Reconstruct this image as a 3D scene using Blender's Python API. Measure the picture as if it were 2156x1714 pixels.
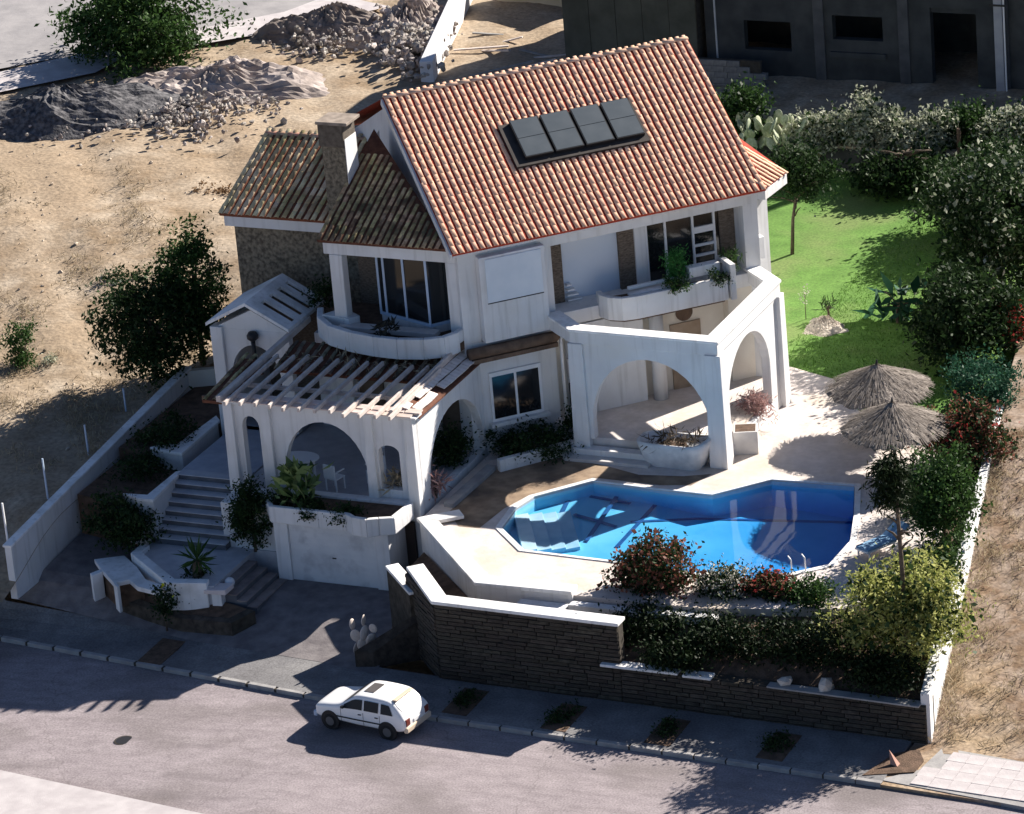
import bpy, bmesh, math, random
import numpy as np
from mathutils import Vector, Matrix, noise
R = math.radians
for o in list(bpy.data.objects): bpy.data.objects.remove(o)
scene = bpy.context.scene
COL = scene.collection
random.seed(7); rng = np.random.default_rng(7)

# ------------------------------------------------------------------ camera
# world axes: X runs along the porch front, Y away from the street, Z up, street level 0
W_, H_ = 2156., 1714.
TH, ROLL, FPX, DIST, BETA = R(22.0), R(5.0), 9000., 130., R(-25.5)
def _cam():
    fw = Vector((0, math.cos(TH), -math.sin(TH)))
    r0 = Vector((1, 0, 0)); u0 = Vector((0, math.sin(TH), math.cos(TH)))
    c, s = math.cos(ROLL), math.sin(ROLL)
    rt = r0*c - u0*s; up = r0*s + u0*c
    pos = Vector((0, 0, 2.4)) - fw*DIST
    return fw, rt, up, pos
_fw, _rt, _up, _pos = _cam()
def _hit0(px, py, z):
    r = _fw + _rt*((px-W_/2)/FPX) - _up*((py-H_/2)/FPX)
    return _pos + r*((z-_pos.z)/r.z)
_o = _hit0(889, 1185, .5)
_e1 = Vector((math.cos(BETA), math.sin(BETA), 0)); _e2 = Vector((-math.sin(BETA), math.cos(BETA), 0))
def _loc(v): return Vector((v.dot(_e1), v.dot(_e2), v.z))
FW, RT, UP = _loc(_fw), _loc(_rt), _loc(_up)
CAM = _loc(_pos - Vector((_o.x, _o.y, 0)))
def ray(px, py): return FW + RT*((px-W_/2)/FPX) - UP*((py-H_/2)/FPX)
def at(px, py, z):
    r = ray(px, py); p = CAM + r*((z-CAM.z)/r.z); return Vector((p.x, p.y, z))
def onp(px, py, p0, n):
    r = ray(px, py); n = Vector(n); return CAM + r*((Vector(p0)-CAM).dot(n)/r.dot(n))
cd = bpy.data.cameras.new('camera'); cam = bpy.data.objects.new('camera', cd); COL.objects.link(cam)
cam.matrix_world = Matrix(((RT.x, UP.x, -FW.x, CAM.x), (RT.y, UP.y, -FW.y, CAM.y), (RT.z, UP.z, -FW.z, CAM.z), (0, 0, 0, 1)))
cd.sensor_width = 36; cd.lens = 36*FPX/W_; cd.clip_end = 3000; cd.clip_start = 1
scene.camera = cam

# ------------------------------------------------------------------ sky, sun, exposure
SUN = Vector((.76, 1.42, 1.0)).normalized()          # towards the sun
wd = bpy.data.worlds.new('World'); scene.world = wd; wd.use_nodes = True
wn = wd.node_tree.nodes; wl = wd.node_tree.links
for n in list(wn): wn.remove(n)
sky = wn.new('ShaderNodeTexSky'); sky.sky_type = 'NISHITA'; sky.sun_disc = False; sky.air_density = .6; sky.dust_density = .4; sky.ozone_density = 3.0
sky.sun_elevation = math.asin(SUN.z); sky.sun_rotation = math.atan2(SUN.x, SUN.y)
bg = wn.new('ShaderNodeBackground'); bg.inputs[1].default_value = .05
wo = wn.new('ShaderNodeOutputWorld'); wl.new(sky.outputs[0], bg.inputs[0]); wl.new(bg.outputs[0], wo.inputs[0])
sd = bpy.data.lights.new('sun', 'SUN'); sd.energy = 5.0; sd.angle = R(.5); sd.color = (1, .93, .84)
so = bpy.data.objects.new('sun', sd); COL.objects.link(so)
so.rotation_euler = (-SUN).to_track_quat('-Z', 'Y').to_euler(); so.location = SUN*80
vs = scene.view_settings; vs.view_transform = 'Standard'; vs.look = 'None'; vs.gamma = 1; vs.exposure = 1.2
vs.use_curve_mapping = False

# ------------------------------------------------------------------ materials
def lin(c):
    return tuple(((x/255)/12.92 if x/255 <= .04045 else ((x/255+.055)/1.055)**2.4) for x in c)
MATS = {}
def mat(name, c1, c2=None, rough=.8, scale=3., detail=6., bump=0., bscale=None, metal=0., spec=.3, c3=None, s3=.4, island=0., stretch=None, contrast=(.35, .65)):
    if name in MATS: return MATS[name]
    m = bpy.data.materials.new(name); m.use_nodes = True; MATS[name] = m
    nt = m.node_tree; N = nt.nodes; Lk = nt.links
    b = N['Principled BSDF']; b.inputs['Roughness'].default_value = rough; b.inputs['Metallic'].default_value = metal
    b.inputs['Specular IOR Level'].default_value = spec
    if c2 is None and not island:
        b.inputs['Base Color'].default_value = (*c1, 1)
    tc = N.new('ShaderNodeTexCoord'); src = tc.outputs['Object']
    if stretch:
        mp = N.new('ShaderNodeMapping'); mp.inputs['Scale'].default_value = stretch; Lk.new(src, mp.inputs[0]); src = mp.outputs[0]
    col = None
    if c2 is not None:
        nz = N.new('ShaderNodeTexNoise'); nz.inputs['Scale'].default_value = scale; nz.inputs['Detail'].default_value = detail; Lk.new(src, nz.inputs['Vector'])
        rp = N.new('ShaderNodeValToRGB'); rp.color_ramp.elements[0].position = contrast[0]; rp.color_ramp.elements[1].position = contrast[1]
        rp.color_ramp.elements[0].color = (*c1, 1); rp.color_ramp.elements[1].color = (*c2, 1)
        Lk.new(nz.outputs[0], rp.inputs[0]); col = rp.outputs[0]
        if c3 is not None:
            n3 = N.new('ShaderNodeTexNoise'); n3.inputs['Scale'].default_value = s3; n3.inputs['Detail'].default_value = 4; Lk.new(src, n3.inputs['Vector'])
            r3 = N.new('ShaderNodeValToRGB'); r3.color_ramp.elements[0].position = .48; r3.color_ramp.elements[1].position = .66
            Lk.new(n3.outputs[0], r3.inputs[0])
            mx = N.new('ShaderNodeMixRGB'); mx.inputs[2].default_value = (*c3, 1); Lk.new(r3.outputs[0], mx.inputs[0]); Lk.new(col, mx.inputs[1]); col = mx.outputs[0]
    if island:
        ge = N.new('ShaderNodeNewGeometry'); oi = N.new('ShaderNodeObjectInfo')
        ad = N.new('ShaderNodeMath'); ad.operation = 'ADD'; Lk.new(ge.outputs['Random Per Island'], ad.inputs[0]); Lk.new(oi.outputs['Random'], ad.inputs[1])
        fr = N.new('ShaderNodeMath'); fr.operation = 'FRACT'; Lk.new(ad.outputs[0], fr.inputs[0])
        hs = N.new('ShaderNodeHueSaturation')
        mr = N.new('ShaderNodeMapRange'); mr.inputs[3].default_value = 1-island; mr.inputs[4].default_value = 1+island
        Lk.new(fr.outputs[0], mr.inputs[0]); Lk.new(mr.outputs[0], hs.inputs['Value'])
        mh = N.new('ShaderNodeMath'); mh.operation = 'MULTIPLY'; mh.inputs[1].default_value = 7.31; Lk.new(fr.outputs[0], mh.inputs[0])
        fh = N.new('ShaderNodeMath'); fh.operation = 'FRACT'; Lk.new(mh.outputs[0], fh.inputs[0])
        m2 = N.new('ShaderNodeMapRange'); m2.inputs[3].default_value = .5-.045*island*2; m2.inputs[4].default_value = .5+.045*island*2
        Lk.new(fh.outputs[0], m2.inputs[0]); Lk.new(m2.outputs[0], hs.inputs['Hue'])
        if col: Lk.new(col, hs.inputs['Color'])
        else: hs.inputs['Color'].default_value = (*c1, 1)
        col = hs.outputs[0]
    if col: Lk.new(col, b.inputs['Base Color'])
    if bump:
        nb = N.new('ShaderNodeTexNoise'); nb.inputs['Scale'].default_value = bscale or scale*6; nb.inputs['Detail'].default_value = 5; Lk.new(src, nb.inputs['Vector'])
        bp = N.new('ShaderNodeBump'); bp.inputs['Strength'].default_value = bump; bp.inputs['Distance'].default_value = .05
        Lk.new(nb.outputs[0], bp.inputs['Height']); Lk.new(bp.outputs[0], b.inputs['Normal'])
    return m
def leafmat(name, c1, c2, trans=.25, rough=.55):
    if name in MATS: return MATS[name]
    m = bpy.data.materials.new(name); m.use_nodes = True; MATS[name] = m
    N = m.node_tree.nodes; Lk = m.node_tree.links; b = N['Principled BSDF']; out = N['Material Output']
    b.inputs['Roughness'].default_value = rough; b.inputs['Specular IOR Level'].default_value = .12
    ge = N.new('ShaderNodeNewGeometry'); rp = N.new('ShaderNodeValToRGB')
    rp.color_ramp.elements[0].color = (*c1, 1); rp.color_ramp.elements[1].color = (*c2, 1)
    Lk.new(ge.outputs['Random Per Island'], rp.inputs[0]); Lk.new(rp.outputs[0], b.inputs['Base Color'])
    tr = N.new('ShaderNodeBsdfTranslucent'); Lk.new(rp.outputs[0], tr.inputs[0])
    mx = N.new('ShaderNodeMixShader'); mx.inputs[0].default_value = trans
    Lk.new(b.outputs[0], mx.inputs[1]); Lk.new(tr.outputs[0], mx.inputs[2]); Lk.new(mx.outputs[0], out.inputs[0])
    return m
STUCCO = mat('white_stucco', (.64, .64, .645), (.72, .72, .72), .85, 1.3, bump=.12, bscale=25, c3=(.66, .65, .63), s3=.7)
STUCCO2 = mat('beige_stucco', (.68, .62, .53), (.76, .71, .62), .85, 1.2, bump=.12, bscale=25)
COPING = mat('white_coping', (.76, .755, .75), (.84, .835, .83), .75, 2., bump=.06, c3=(.62, .61, .59), s3=1.1)
TILE_L = mat('pale_roof_tile', (.84, .49, .31), (.92, .60, .42), .8, 3., island=.05, c3=(.78, .47, .33), s3=.8, bump=.1)
TILE_PAN = mat('red_roof_pan', (.32, .04, .022), (.42, .06, .03), .85, 5., bump=.2)
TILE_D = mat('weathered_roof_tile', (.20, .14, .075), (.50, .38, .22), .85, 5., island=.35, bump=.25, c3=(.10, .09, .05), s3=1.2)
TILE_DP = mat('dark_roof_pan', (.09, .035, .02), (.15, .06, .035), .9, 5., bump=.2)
STONE = mat('street_wall_stone', (.038, .031, .024), (.085, .07, .055), .9, 5., island=.2, bump=.5, bscale=14)
MORTAR = mat('dark_mortar', (.045, .038, .03), (.075, .063, .05), .95, 6., bump=.3)
RUBBLE = mat('rubble_stone_wall', (.09, .075, .055), (.26, .22, .16), .9, 9., bump=1., bscale=13, detail=8)
STRIP = mat('brown_stone_strip', (.10, .075, .055), (.20, .16, .125), .85, 10., bump=.7, bscale=18, stretch=(1, 1, 3))
ROADM = mat('worn_asphalt', (.25, .215, .225), (.33, .288, .297), .9, 2.2, detail=14, bump=.3, bscale=60, c3=(.19, .165, .165), s3=.3, stretch=(.75, 1.3, 1), contrast=(.3, .7))
WALKM = mat('grey_pavement', (.17, .165, .17), (.23, .225, .225), .9, 1.5, bump=.2, bscale=30, c3=(.14, .135, .14), s3=.5)
WALKP = mat('pale_pavement', (.42, .385, .39), (.51, .475, .475), .9, 2., bump=.2, bscale=25)
KERBM = mat('kerb_concrete', (.27, .26, .26), (.36, .35, .34), .9, 3., bump=.2)
DECKM = mat('pale_deck_paving', (.58, .52, .485), (.67, .605, .57), .8, 1.6, bump=.12, bscale=22, c3=(.56, .48, .40), s3=.45)
FORE = mat('brown_forecourt', (.14, .125, .13), (.22, .20, .20), .9, 2.5, bump=.25)
DIRT = mat('dry_dirt', (.235, .165, .10), (.42, .345, .26), .95, .8, detail=14, bump=.7, bscale=7., c3=(.33, .25, .17), s3=.16, contrast=(.3, .7))
LANE = mat('lane_dirt', (.20, .13, .08), (.36, .285, .23), .95, 1.5, detail=10, bump=.6, bscale=7., c3=(.38, .28, .17), s3=.3)
SOIL = mat('garden_soil', (.07, .045, .03), (.15, .095, .065), .95, 4., bump=.6)
GRASSM = mat('lawn_green', (.085, .185, .028), (.125, .25, .045), .9, 1.4, detail=9, bump=.5, bscale=45, c3=(.15, .22, .06), s3=.4)
GRAVEL = mat('dark_gravel', (.035, .036, .042), (.15, .145, .15), .9, 6., detail=10, bump=1., bscale=9)
GREYSOIL = mat('grey_soil', (.24, .20, .18), (.44, .38, .35), .95, 1.5, detail=10, bump=1., bscale=4.)
LOTGREY = mat('grey_lot', (.24, .23, .235), (.32, .305, .305), .9, 1., bump=.2)
WOOD = mat('weathered_wood', (.50, .43, .39), (.64, .56, .51), .85, 4., bump=.2, stretch=(1, 1, 1))
DARKWOOD = mat('dark_wood', (.10, .065, .045), (.17, .11, .075), .8, 4., bump=.2)
BLUEFR = mat('pale_blue_frame', (.42, .52, .66), rough=.4, spec=.5)
WHITEP = mat('white_paint', (.78, .78, .78), rough=.45, spec=.5)
GREYP = mat('grey_box', (.52, .50, .49), (.60, .58, .56), .8, 3.)
BLACK = mat('black_metal', (.02, .02, .022), rough=.5)
def streaks(m, c=(.50, .49, .47), amt=.55, sc=(3.2, 3.2, .22)):
    N = m.node_tree.nodes; Lk = m.node_tree.links; b = N['Principled BSDF']; src = b.inputs['Base Color'].links[0].from_socket
    tc = N.new('ShaderNodeTexCoord'); mp = N.new('ShaderNodeMapping'); mp.inputs['Scale'].default_value = sc; Lk.new(tc.outputs['Object'], mp.inputs[0])
    nz = N.new('ShaderNodeTexNoise'); nz.inputs['Scale'].default_value = 2.; nz.inputs['Detail'].default_value = 7; Lk.new(mp.outputs[0], nz.inputs['Vector'])
    rp = N.new('ShaderNodeValToRGB'); rp.color_ramp.elements[0].position = .52; rp.color_ramp.elements[1].position = .80; rp.color_ramp.elements[1].color = (amt, amt, amt, 1); Lk.new(nz.outputs[0], rp.inputs[0])
    mx = N.new('ShaderNodeMixRGB'); mx.inputs[2].default_value = (*c, 1); Lk.new(rp.outputs[0], mx.inputs[0]); Lk.new(src, mx.inputs[1]); Lk.new(mx.outputs[0], b.inputs['Base Color'])
streaks(STUCCO, (.42, .41, .39), .62); streaks(COPING, (.42, .41, .39), .6)
def cracks(m, scale, c, w=.012):
    N = m.node_tree.nodes; Lk = m.node_tree.links; b = N['Principled BSDF']; src = b.inputs['Base Color'].links[0].from_socket
    tc = N.new('ShaderNodeTexCoord'); nz = N.new('ShaderNodeTexNoise'); nz.inputs['Scale'].default_value = 1.5; nz.inputs['Detail'].default_value = 5; Lk.new(tc.outputs['Object'], nz.inputs['Vector'])
    ad = N.new('ShaderNodeVectorMath'); ad.operation = 'MULTIPLY_ADD'; ad.inputs[1].default_value = (.9, .9, .9); Lk.new(nz.outputs['Color'], ad.inputs[0]); Lk.new(tc.outputs['Object'], ad.inputs[2])
    vo = N.new('ShaderNodeTexVoronoi'); vo.feature = 'DISTANCE_TO_EDGE'; vo.inputs['Scale'].default_value = scale; Lk.new(ad.outputs[0], vo.inputs['Vector'])
    rp = N.new('ShaderNodeValToRGB'); rp.color_ramp.elements[0].position = 0; rp.color_ramp.elements[1].position = w; rp.color_ramp.elements[0].color = (.6, .6, .6, 1); rp.color_ramp.elements[1].color = (0, 0, 0, 1); Lk.new(vo.outputs['Distance'], rp.inputs[0])
    mx = N.new('ShaderNodeMixRGB'); mx.inputs[2].default_value = (*c, 1); Lk.new(rp.outputs[0], mx.inputs[0]); Lk.new(src, mx.inputs[1]); Lk.new(mx.outputs[0], b.inputs['Base Color'])
def grain(m, scale=26., lo=.72, hi=1.2):
    N = m.node_tree.nodes; Lk = m.node_tree.links; b = N['Principled BSDF']; src = b.inputs['Base Color'].links[0].from_socket
    tc = N.new('ShaderNodeTexCoord'); nz = N.new('ShaderNodeTexNoise'); nz.inputs['Scale'].default_value = scale; nz.inputs['Detail'].default_value = 3; Lk.new(tc.outputs['Object'], nz.inputs['Vector'])
    mr = N.new('ShaderNodeMapRange'); mr.inputs[1].default_value = .3; mr.inputs[2].default_value = .7; mr.inputs[3].default_value = lo; mr.inputs[4].default_value = hi; Lk.new(nz.outputs[0], mr.inputs[0])
    hs = N.new('ShaderNodeHueSaturation'); Lk.new(mr.outputs[0], hs.inputs['Value']); Lk.new(src, hs.inputs['Color']); Lk.new(hs.outputs[0], b.inputs['Base Color'])
grain(ROADM, 18.); grain(WALKM, 16., .75, 1.2); grain(DIRT, 7., .72, 1.22); grain(LANE, 9., .7, 1.25); grain(GRASSM, 12., .75, 1.2); grain(DECKM, 6., .9, 1.06)
streaks(ROADM, (.13, .11, .115), .55, (.09, 1.1, 1)); streaks(DIRT, (.17, .115, .07), .5, (.25, .5, 1))
cracks(ROADM, .17, (.15, .13, .13), .004); cracks(WALKM, .5, (.09, .085, .085), .007)
GLASS = mat('dark_window_glass', (.012, .014, .016), rough=.08, spec=.6)
CURTAIN = mat('blue_panel', (.50, .62, .78), (.66, .70, .78), .7, .6)
DOORM = mat('garage_door_paint', (.62, .63, .64), (.70, .70, .70), .7, 1.5, bump=.05, c3=(.5, .5, .51), s3=2.)
SOLAR = mat('solar_glass', (.06, .075, .09), (.075, .09, .105), .45, 2., spec=.25)
THATCH = mat('grey_thatch', (.12, .10, .088), (.32, .28, .245), .95, 9., detail=9, bump=1., bscale=22, stretch=(1, 1, .35))
BARK = mat('bark', (.08, .06, .045), (.15, .115, .085), .95, 8., bump=.6)
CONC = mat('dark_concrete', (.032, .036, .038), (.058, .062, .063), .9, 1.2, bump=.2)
CONCL = mat('light_concrete', (.36, .38, .40), (.48, .49, .50), .9, 1.2, bump=.2)
BLOCKM = mat('grey_block', (.14, .14, .14), (.21, .205, .20), .9, 6., bump=.3, island=.1)
ROCK = mat('rock', (.22, .19, .17), (.44, .40, .37), .9, 3., bump=.6, island=.3)
POOLM = mat('pool_blue', (.17, .52, .70), (.26, .62, .78), .5, .9)
POOLSTEP = mat('pool_step', (.34, .50, .60), (.46, .60, .68), .6, 2.)
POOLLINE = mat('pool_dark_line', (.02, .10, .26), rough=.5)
CARW = mat('car_white', (.80, .80, .80), rough=.25, spec=.5)
CARG = mat('car_glass', (.02, .022, .026), rough=.35, spec=.15)
CARGR = mat('car_rear_glass', (.22, .20, .19), rough=.3, spec=.3)
RUBBER = mat('rubber', (.015, .015, .016), rough=.8)
HUB = mat('hub', (.13, .13, .135), rough=.45, metal=.3)  # rim colour darkened for the shadow the wheels sit in
REDL = mat('red_lamp', (.16, .04, .03), rough=.35)
CREAM = mat('cream_plastic', (.62, .50, .38), rough=.5)
LEAF = leafmat('leaf_green', (.018, .045, .012), (.06, .12, .03))
LEAFD = leafmat('leaf_dark', (.010, .026, .009), (.035, .065, .020))
LEAFY = leafmat('leaf_yellow', (.24, .28, .06), (.50, .50, .19), .42)
LEAFK = leafmat('leaf_shadow_dark', (.006, .014, .005), (.02, .036, .012), .1)  # darkest leaf; the bank's deep shadow is put into this colour
LEAFT = leafmat('leaf_teal', (.012, .05, .03), (.045, .13, .075))
LEAFR = leafmat('leaf_rust', (.10, .035, .025), (.30, .12, .08))
LEAFRD = leafmat('flower_red', (.40, .03, .03), (.60, .10, .08))
LEAFW = leafmat('flower_white', (.50, .47, .40), (.75, .71, .62))
LEAFG = leafmat('leaf_greygreen', (.22, .25, .16), (.52, .53, .42))
LEAFP = leafmat('leaf_pink', (.30, .17, .16), (.46, .30, .28))
LEAFDRY = leafmat('leaf_dry', (.28, .22, .14), (.48, .40, .28))
LEAFB = leafmat('leaf_big', (.05, .11, .03), (.30, .38, .15), .3)
LEAFV = leafmat('leaf_bright', (.03, .14, .03), (.09, .27, .07))
CACT = mat('cactus_pad', (.55, .47, .42), (.64, .56, .50), .7, 3.)
CACTG = mat('cactus_pad_green', (.30, .36, .22), (.48, .50, .36), .7, 2., island=.2)

# ------------------------------------------------------------------ mesh helpers
def obj(name, me, m, parent=None, smooth=False):
    o = bpy.data.objects.new(name, me); COL.objects.link(o)
    if m is not None and not me.materials: me.materials.append(m)
    if parent: o.parent = parent
    if smooth: me.polygons.foreach_set('use_smooth', [True]*len(me.polygons))
    return o
def tag(o, label=None, cat=None, group=None, kind=None):
    if label: o['label'] = label
    if cat: o['category'] = cat
    if group: o['group'] = group
    if kind: o['kind'] = kind
    return o
def empty(name, loc, label, cat, group=None, rz=0):
    o = bpy.data.objects.new(name, None); COL.objects.link(o); o.location = loc; o.rotation_euler = (0, 0, rz)
    o.empty_display_size = .2
    return tag(o, label, cat, group)
class MB:
    def __init__(s): s.v = []; s.f = []
    def add(s, vs, fs):
        n = len(s.v); s.v += [tuple(x) for x in vs]; s.f += [tuple(i+n for i in f) for f in fs]; return s
    def prism(s, poly, z0, z1):
        """poly: xy list (ccw or cw); z0/z1 numbers or lists per vertex"""
        n = len(poly)
        a = [(p[0], p[1], z0[i] if isinstance(z0, (list, tuple)) else z0) for i, p in enumerate(poly)]
        b = [(p[0], p[1], z1[i] if isinstance(z1, (list, tuple)) else z1) for i, p in enumerate(poly)]
        ar = sum(poly[i][0]*poly[(i+1) % n][1]-poly[(i+1) % n][0]*poly[i][1] for i in range(n))
        fs = [tuple(range(n-1, -1, -1)), tuple(range(n, 2*n))]+[(i, (i+1) % n, n+(i+1) % n, n+i) for i in range(n)]
        if ar < 0: fs = [tuple(reversed(f)) for f in fs]
        return s.add(a+b, fs)
    def box(s, x0, x1, y0, y1, z0, z1): return s.prism([(x0, y0), (x1, y0), (x1, y1), (x0, y1)], z0, z1)
    def bar(s, a, b, w, h=None, upv=(0, 0, 1)):
        """rectangular bar between two points"""
        a, b = Vector(a), Vector(b); h = h or w; d = (b-a).normalized(); u = Vector(upv)
        if abs(d.dot(u)) > .98: u = Vector((1, 0, 0))
        x = d.cross(u).normalized(); y = x.cross(d).normalized()
        vs = [p+x*(sx*w/2)+y*(sy*h/2) for p in (a, b) for sx, sy in ((-1, -1), (1, -1), (1, 1), (-1, 1))]
        return s.add(vs, [(0, 1, 2, 3), (7, 6, 5, 4), (1, 0, 4, 5), (2, 1, 5, 6), (3, 2, 6, 7), (0, 3, 7, 4)])
    def tube(s, pts, rad, n=8, cap=True):
        pts = [Vector(p) for p in pts]; rads = rad if isinstance(rad, (list, tuple)) else [rad]*len(pts)
        base = len(s.v); prev = None
        for i, p in enumerate(pts):
            d = (pts[min(i+1, len(pts)-1)]-pts[max(i-1, 0)]).normalized()
            u = Vector((0, 0, 1)) if abs(d.z) < .9 else Vector((1, 0, 0))
            x = d.cross(u).normalized(); y = x.cross(d).normalized()
            for k in range(n):
                a = 2*math.pi*k/n; s.v.append(tuple(p+(x*math.cos(a)+y*math.sin(a))*rads[i]))
        for i in range(len(pts)-1):
            for k in range(n):
                s.f.append((base+i*n+k, base+i*n+(k+1) % n, base+(i+1)*n+(k+1) % n, base+(i+1)*n+k))
        if cap:
            s.f.append(tuple(base+k for k in range(n-1, -1, -1))); s.f.append(tuple(base+(len(pts)-1)*n+k for k in range(n)))
        return s
    def lathe(s, prof, c, n=24, jit=0):
        base = len(s.v)
        for r, z in prof:
            for k in range(n):
                a = 2*math.pi*k/n; rr = r*(1+random.uniform(-jit, jit)); s.v.append((c[0]+rr*math.cos(a), c[1]+rr*math.sin(a), c[2]+z))
        for i in range(len(prof)-1):
            for k in range(n):
                s.f.append((base+i*n+k, base+i*n+(k+1) % n, base+(i+1)*n+(k+1) % n, base+(i+1)*n+k))
        return s
    def mesh(s, name='m'):
        me = bpy.data.meshes.new(name); me.from_pydata(s.v, [], s.f); me.update(); return me
    def build(s, name, m, parent=None, smooth=False, bevel=0):
        me = s.mesh(name); bm = bmesh.new(); bm.from_mesh(me); bmesh.ops.recalc_face_normals(bm, faces=bm.faces); bm.to_mesh(me); bm.free()
        o = obj(name, me, m, parent, smooth)
        if bevel:
            b = o.modifiers.new('bevel', 'BEVEL'); b.width = bevel; b.segments = 2; b.limit_method = 'ANGLE'
        return o
def fillpoly(name, outer, holes, z, m, parent=None, thick=0.):
    """flat sheet with holes, optional thickness downward; outer/holes: list of (x,y) or (x,y,z)"""
    bm = bmesh.new(); es = []
    for loop in [outer]+list(holes):
        vs = [bm.verts.new((p[0], p[1], p[2] if len(p) > 2 else z)) for p in loop]
        es += [bm.edges.new((vs[i], vs[(i+1) % len(vs)])) for i in range(len(vs))]
    bmesh.ops.triangle_fill(bm, use_beauty=True, use_dissolve=False, edges=es, normal=(0, 0, 1))
    if thick:
        r = bmesh.ops.extrude_face_region(bm, geom=list(bm.faces)); bmesh.ops.translate(bm, verts=[g for g in r['geom'] if isinstance(g, bmesh.types.BMVert)], vec=(0, 0, -thick))
    bmesh.ops.recalc_face_normals(bm, faces=bm.faces)
    if not thick:
        for f in bm.faces:
            if f.normal.z < 0: f.normal_flip()
    me = bpy.data.meshes.new(name); bm.to_mesh(me); bm.free()
    return obj(name, me, m, parent)
def archwall(name, p0, p1, z0, z1, th, opens, m, parent, z0b=None, z1b=None, bevel=.015):
    """vertical wall from p0 to p1 (xy), thickness th to the left of p0->p1; openings (t0,t1,zb,zs,zt): arch from spring zs to crown zt, or square when zs == zt"""
    p0, p1 = Vector(p0[:2]), Vector(p1[:2]); L = (p1-p0).length; d = (p1-p0)/L; nn = Vector((-d.y, d.x))
    if z0b is None: z0b = z0
    if z1b is None: z1b = z1
    zl = lambda t: z0+(z0b-z0)*t/L
    zh = lambda t: z1+(z1b-z1)*t/L
    ts = {0.: set(), L: set()}
    def top(o, t):
        t0, t1, zb, zs, zt = o; u = (2*t-t0-t1)/(t1-t0); return zs+(zt-zs)*math.sqrt(max(0, 1-u*u))
    for o in opens:
        n = 18 if o[4] > o[3]+1e-6 else 1
        for k in range(n+1):
            a = math.pi*k/n; t = (o[0]+o[1])/2-(o[1]-o[0])/2*math.cos(a) if n > 1 else o[0]+(o[1]-o[0])*k
            ts.setdefault(round(t, 5), set())
    keys = sorted(ts)
    for t in keys:
        S = ts[t]; S.add(zl(t)); S.add(zh(t))
        for o in opens:
            if o[0]-1e-4 <= t <= o[1]+1e-4:
                S.add(round(top(o, t), 5)); S.add(max(o[2], zl(t)))
    V = {}; mb = MB(); faces = []
    def vid(t, z):
        k = (round(t, 4), round(z, 4))
        if k not in V: V[k] = len(V)
        return V[k]
    def cell(ta, tb, za0, za1, zb0, zb1):
        A = sorted(z for z in ts[ta] if za0-1e-4 <= z <= za1+1e-4); B = sorted((z for z in ts[tb] if zb0-1e-4 <= z <= zb1+1e-4), reverse=True)
        ids = [vid(ta, z) for z in A]+[vid(tb, z) for z in B]; out = []
        for i in ids:
            if not out or out[-1] != i: out.append(i)
        if len(out) > 1 and out[0] == out[-1]: out.pop()
        if len(set(out)) >= 3: faces.append(tuple(reversed(out)))
    for i in range(len(keys)-1):
        ta, tb = keys[i], keys[i+1]; mid = (ta+tb)/2; oo = [o for o in opens if o[0] < mid < o[1]]
        if not oo: cell(ta, tb, zl(ta), zh(ta), zl(tb), zh(tb)); continue
        o = oo[0]
        cell(ta, tb, round(top(o, ta), 5), zh(ta), round(top(o, tb), 5), zh(tb))
        if o[2] > max(zl(ta), zl(tb))+1e-3: cell(ta, tb, zl(ta), o[2], zl(tb), o[2])
    n = len(V); pts = [None]*n
    for (t, z), i in V.items(): pts[i] = (t, z)
    verts = [(*(p0+d*t), z) for t, z in pts]+[(*(p0+d*t+nn*th), z) for t, z in pts]
    ec = {}
    for f in faces:
        for k in range(len(f)):
            a, b = f[k], f[(k+1) % len(f)]; ec[(a, b)] = 1
    fs = list(faces)+[tuple(i+n for i in reversed(f)) for f in faces]
    for (a, b) in ec:
        if (b, a) not in ec: fs.append((b, a, a+n, b+n))
    mb.add(verts, fs)
    return mb.build(name, m, parent, bevel=bevel)
def wallseg(mb, p0, p1, z0, z1, th, z0b=None, z1b=None):
    p0, p1 = Vector(p0[:2]), Vector(p1[:2]); d = (p1-p0).normalized(); n = Vector((-d.y, d.x))*th
    z0b = z0 if z0b is None else z0b; z1b = z1 if z1b is None else z1b
    mb.prism([p0, p1, p1+n, p0+n], [z0, z0b, z0b, z0], [z1, z1b, z1b, z1]); return mb
def polywall(mb, pts, z0, z1, th):
    """continuous mitred wall along pts, thickness to the left"""
    pts = [Vector(p[:2]) for p in pts]; off = []
    for i, p in enumerate(pts):
        ds = []
        if i > 0: ds.append((p-pts[i-1]).normalized())
        if i < len(pts)-1: ds.append((pts[i+1]-p).normalized())
        ns = [Vector((-d.y, d.x)) for d in ds]; m = sum(ns, Vector((0, 0)))/len(ns); m /= m.length_squared
        off.append(p+m*th)
    zz = z1 if isinstance(z1, (list, tuple)) else [z1]*len(pts); z00 = z0 if isinstance(z0, (list, tuple)) else [z0]*len(pts)
    for i in range(len(pts)-1):
        mb.prism([pts[i], pts[i+1], off[i+1], off[i]], [z00[i], z00[i+1], z00[i+1], z00[i]], [zz[i], zz[i+1], zz[i+1], zz[i]])
    return mb

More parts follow.
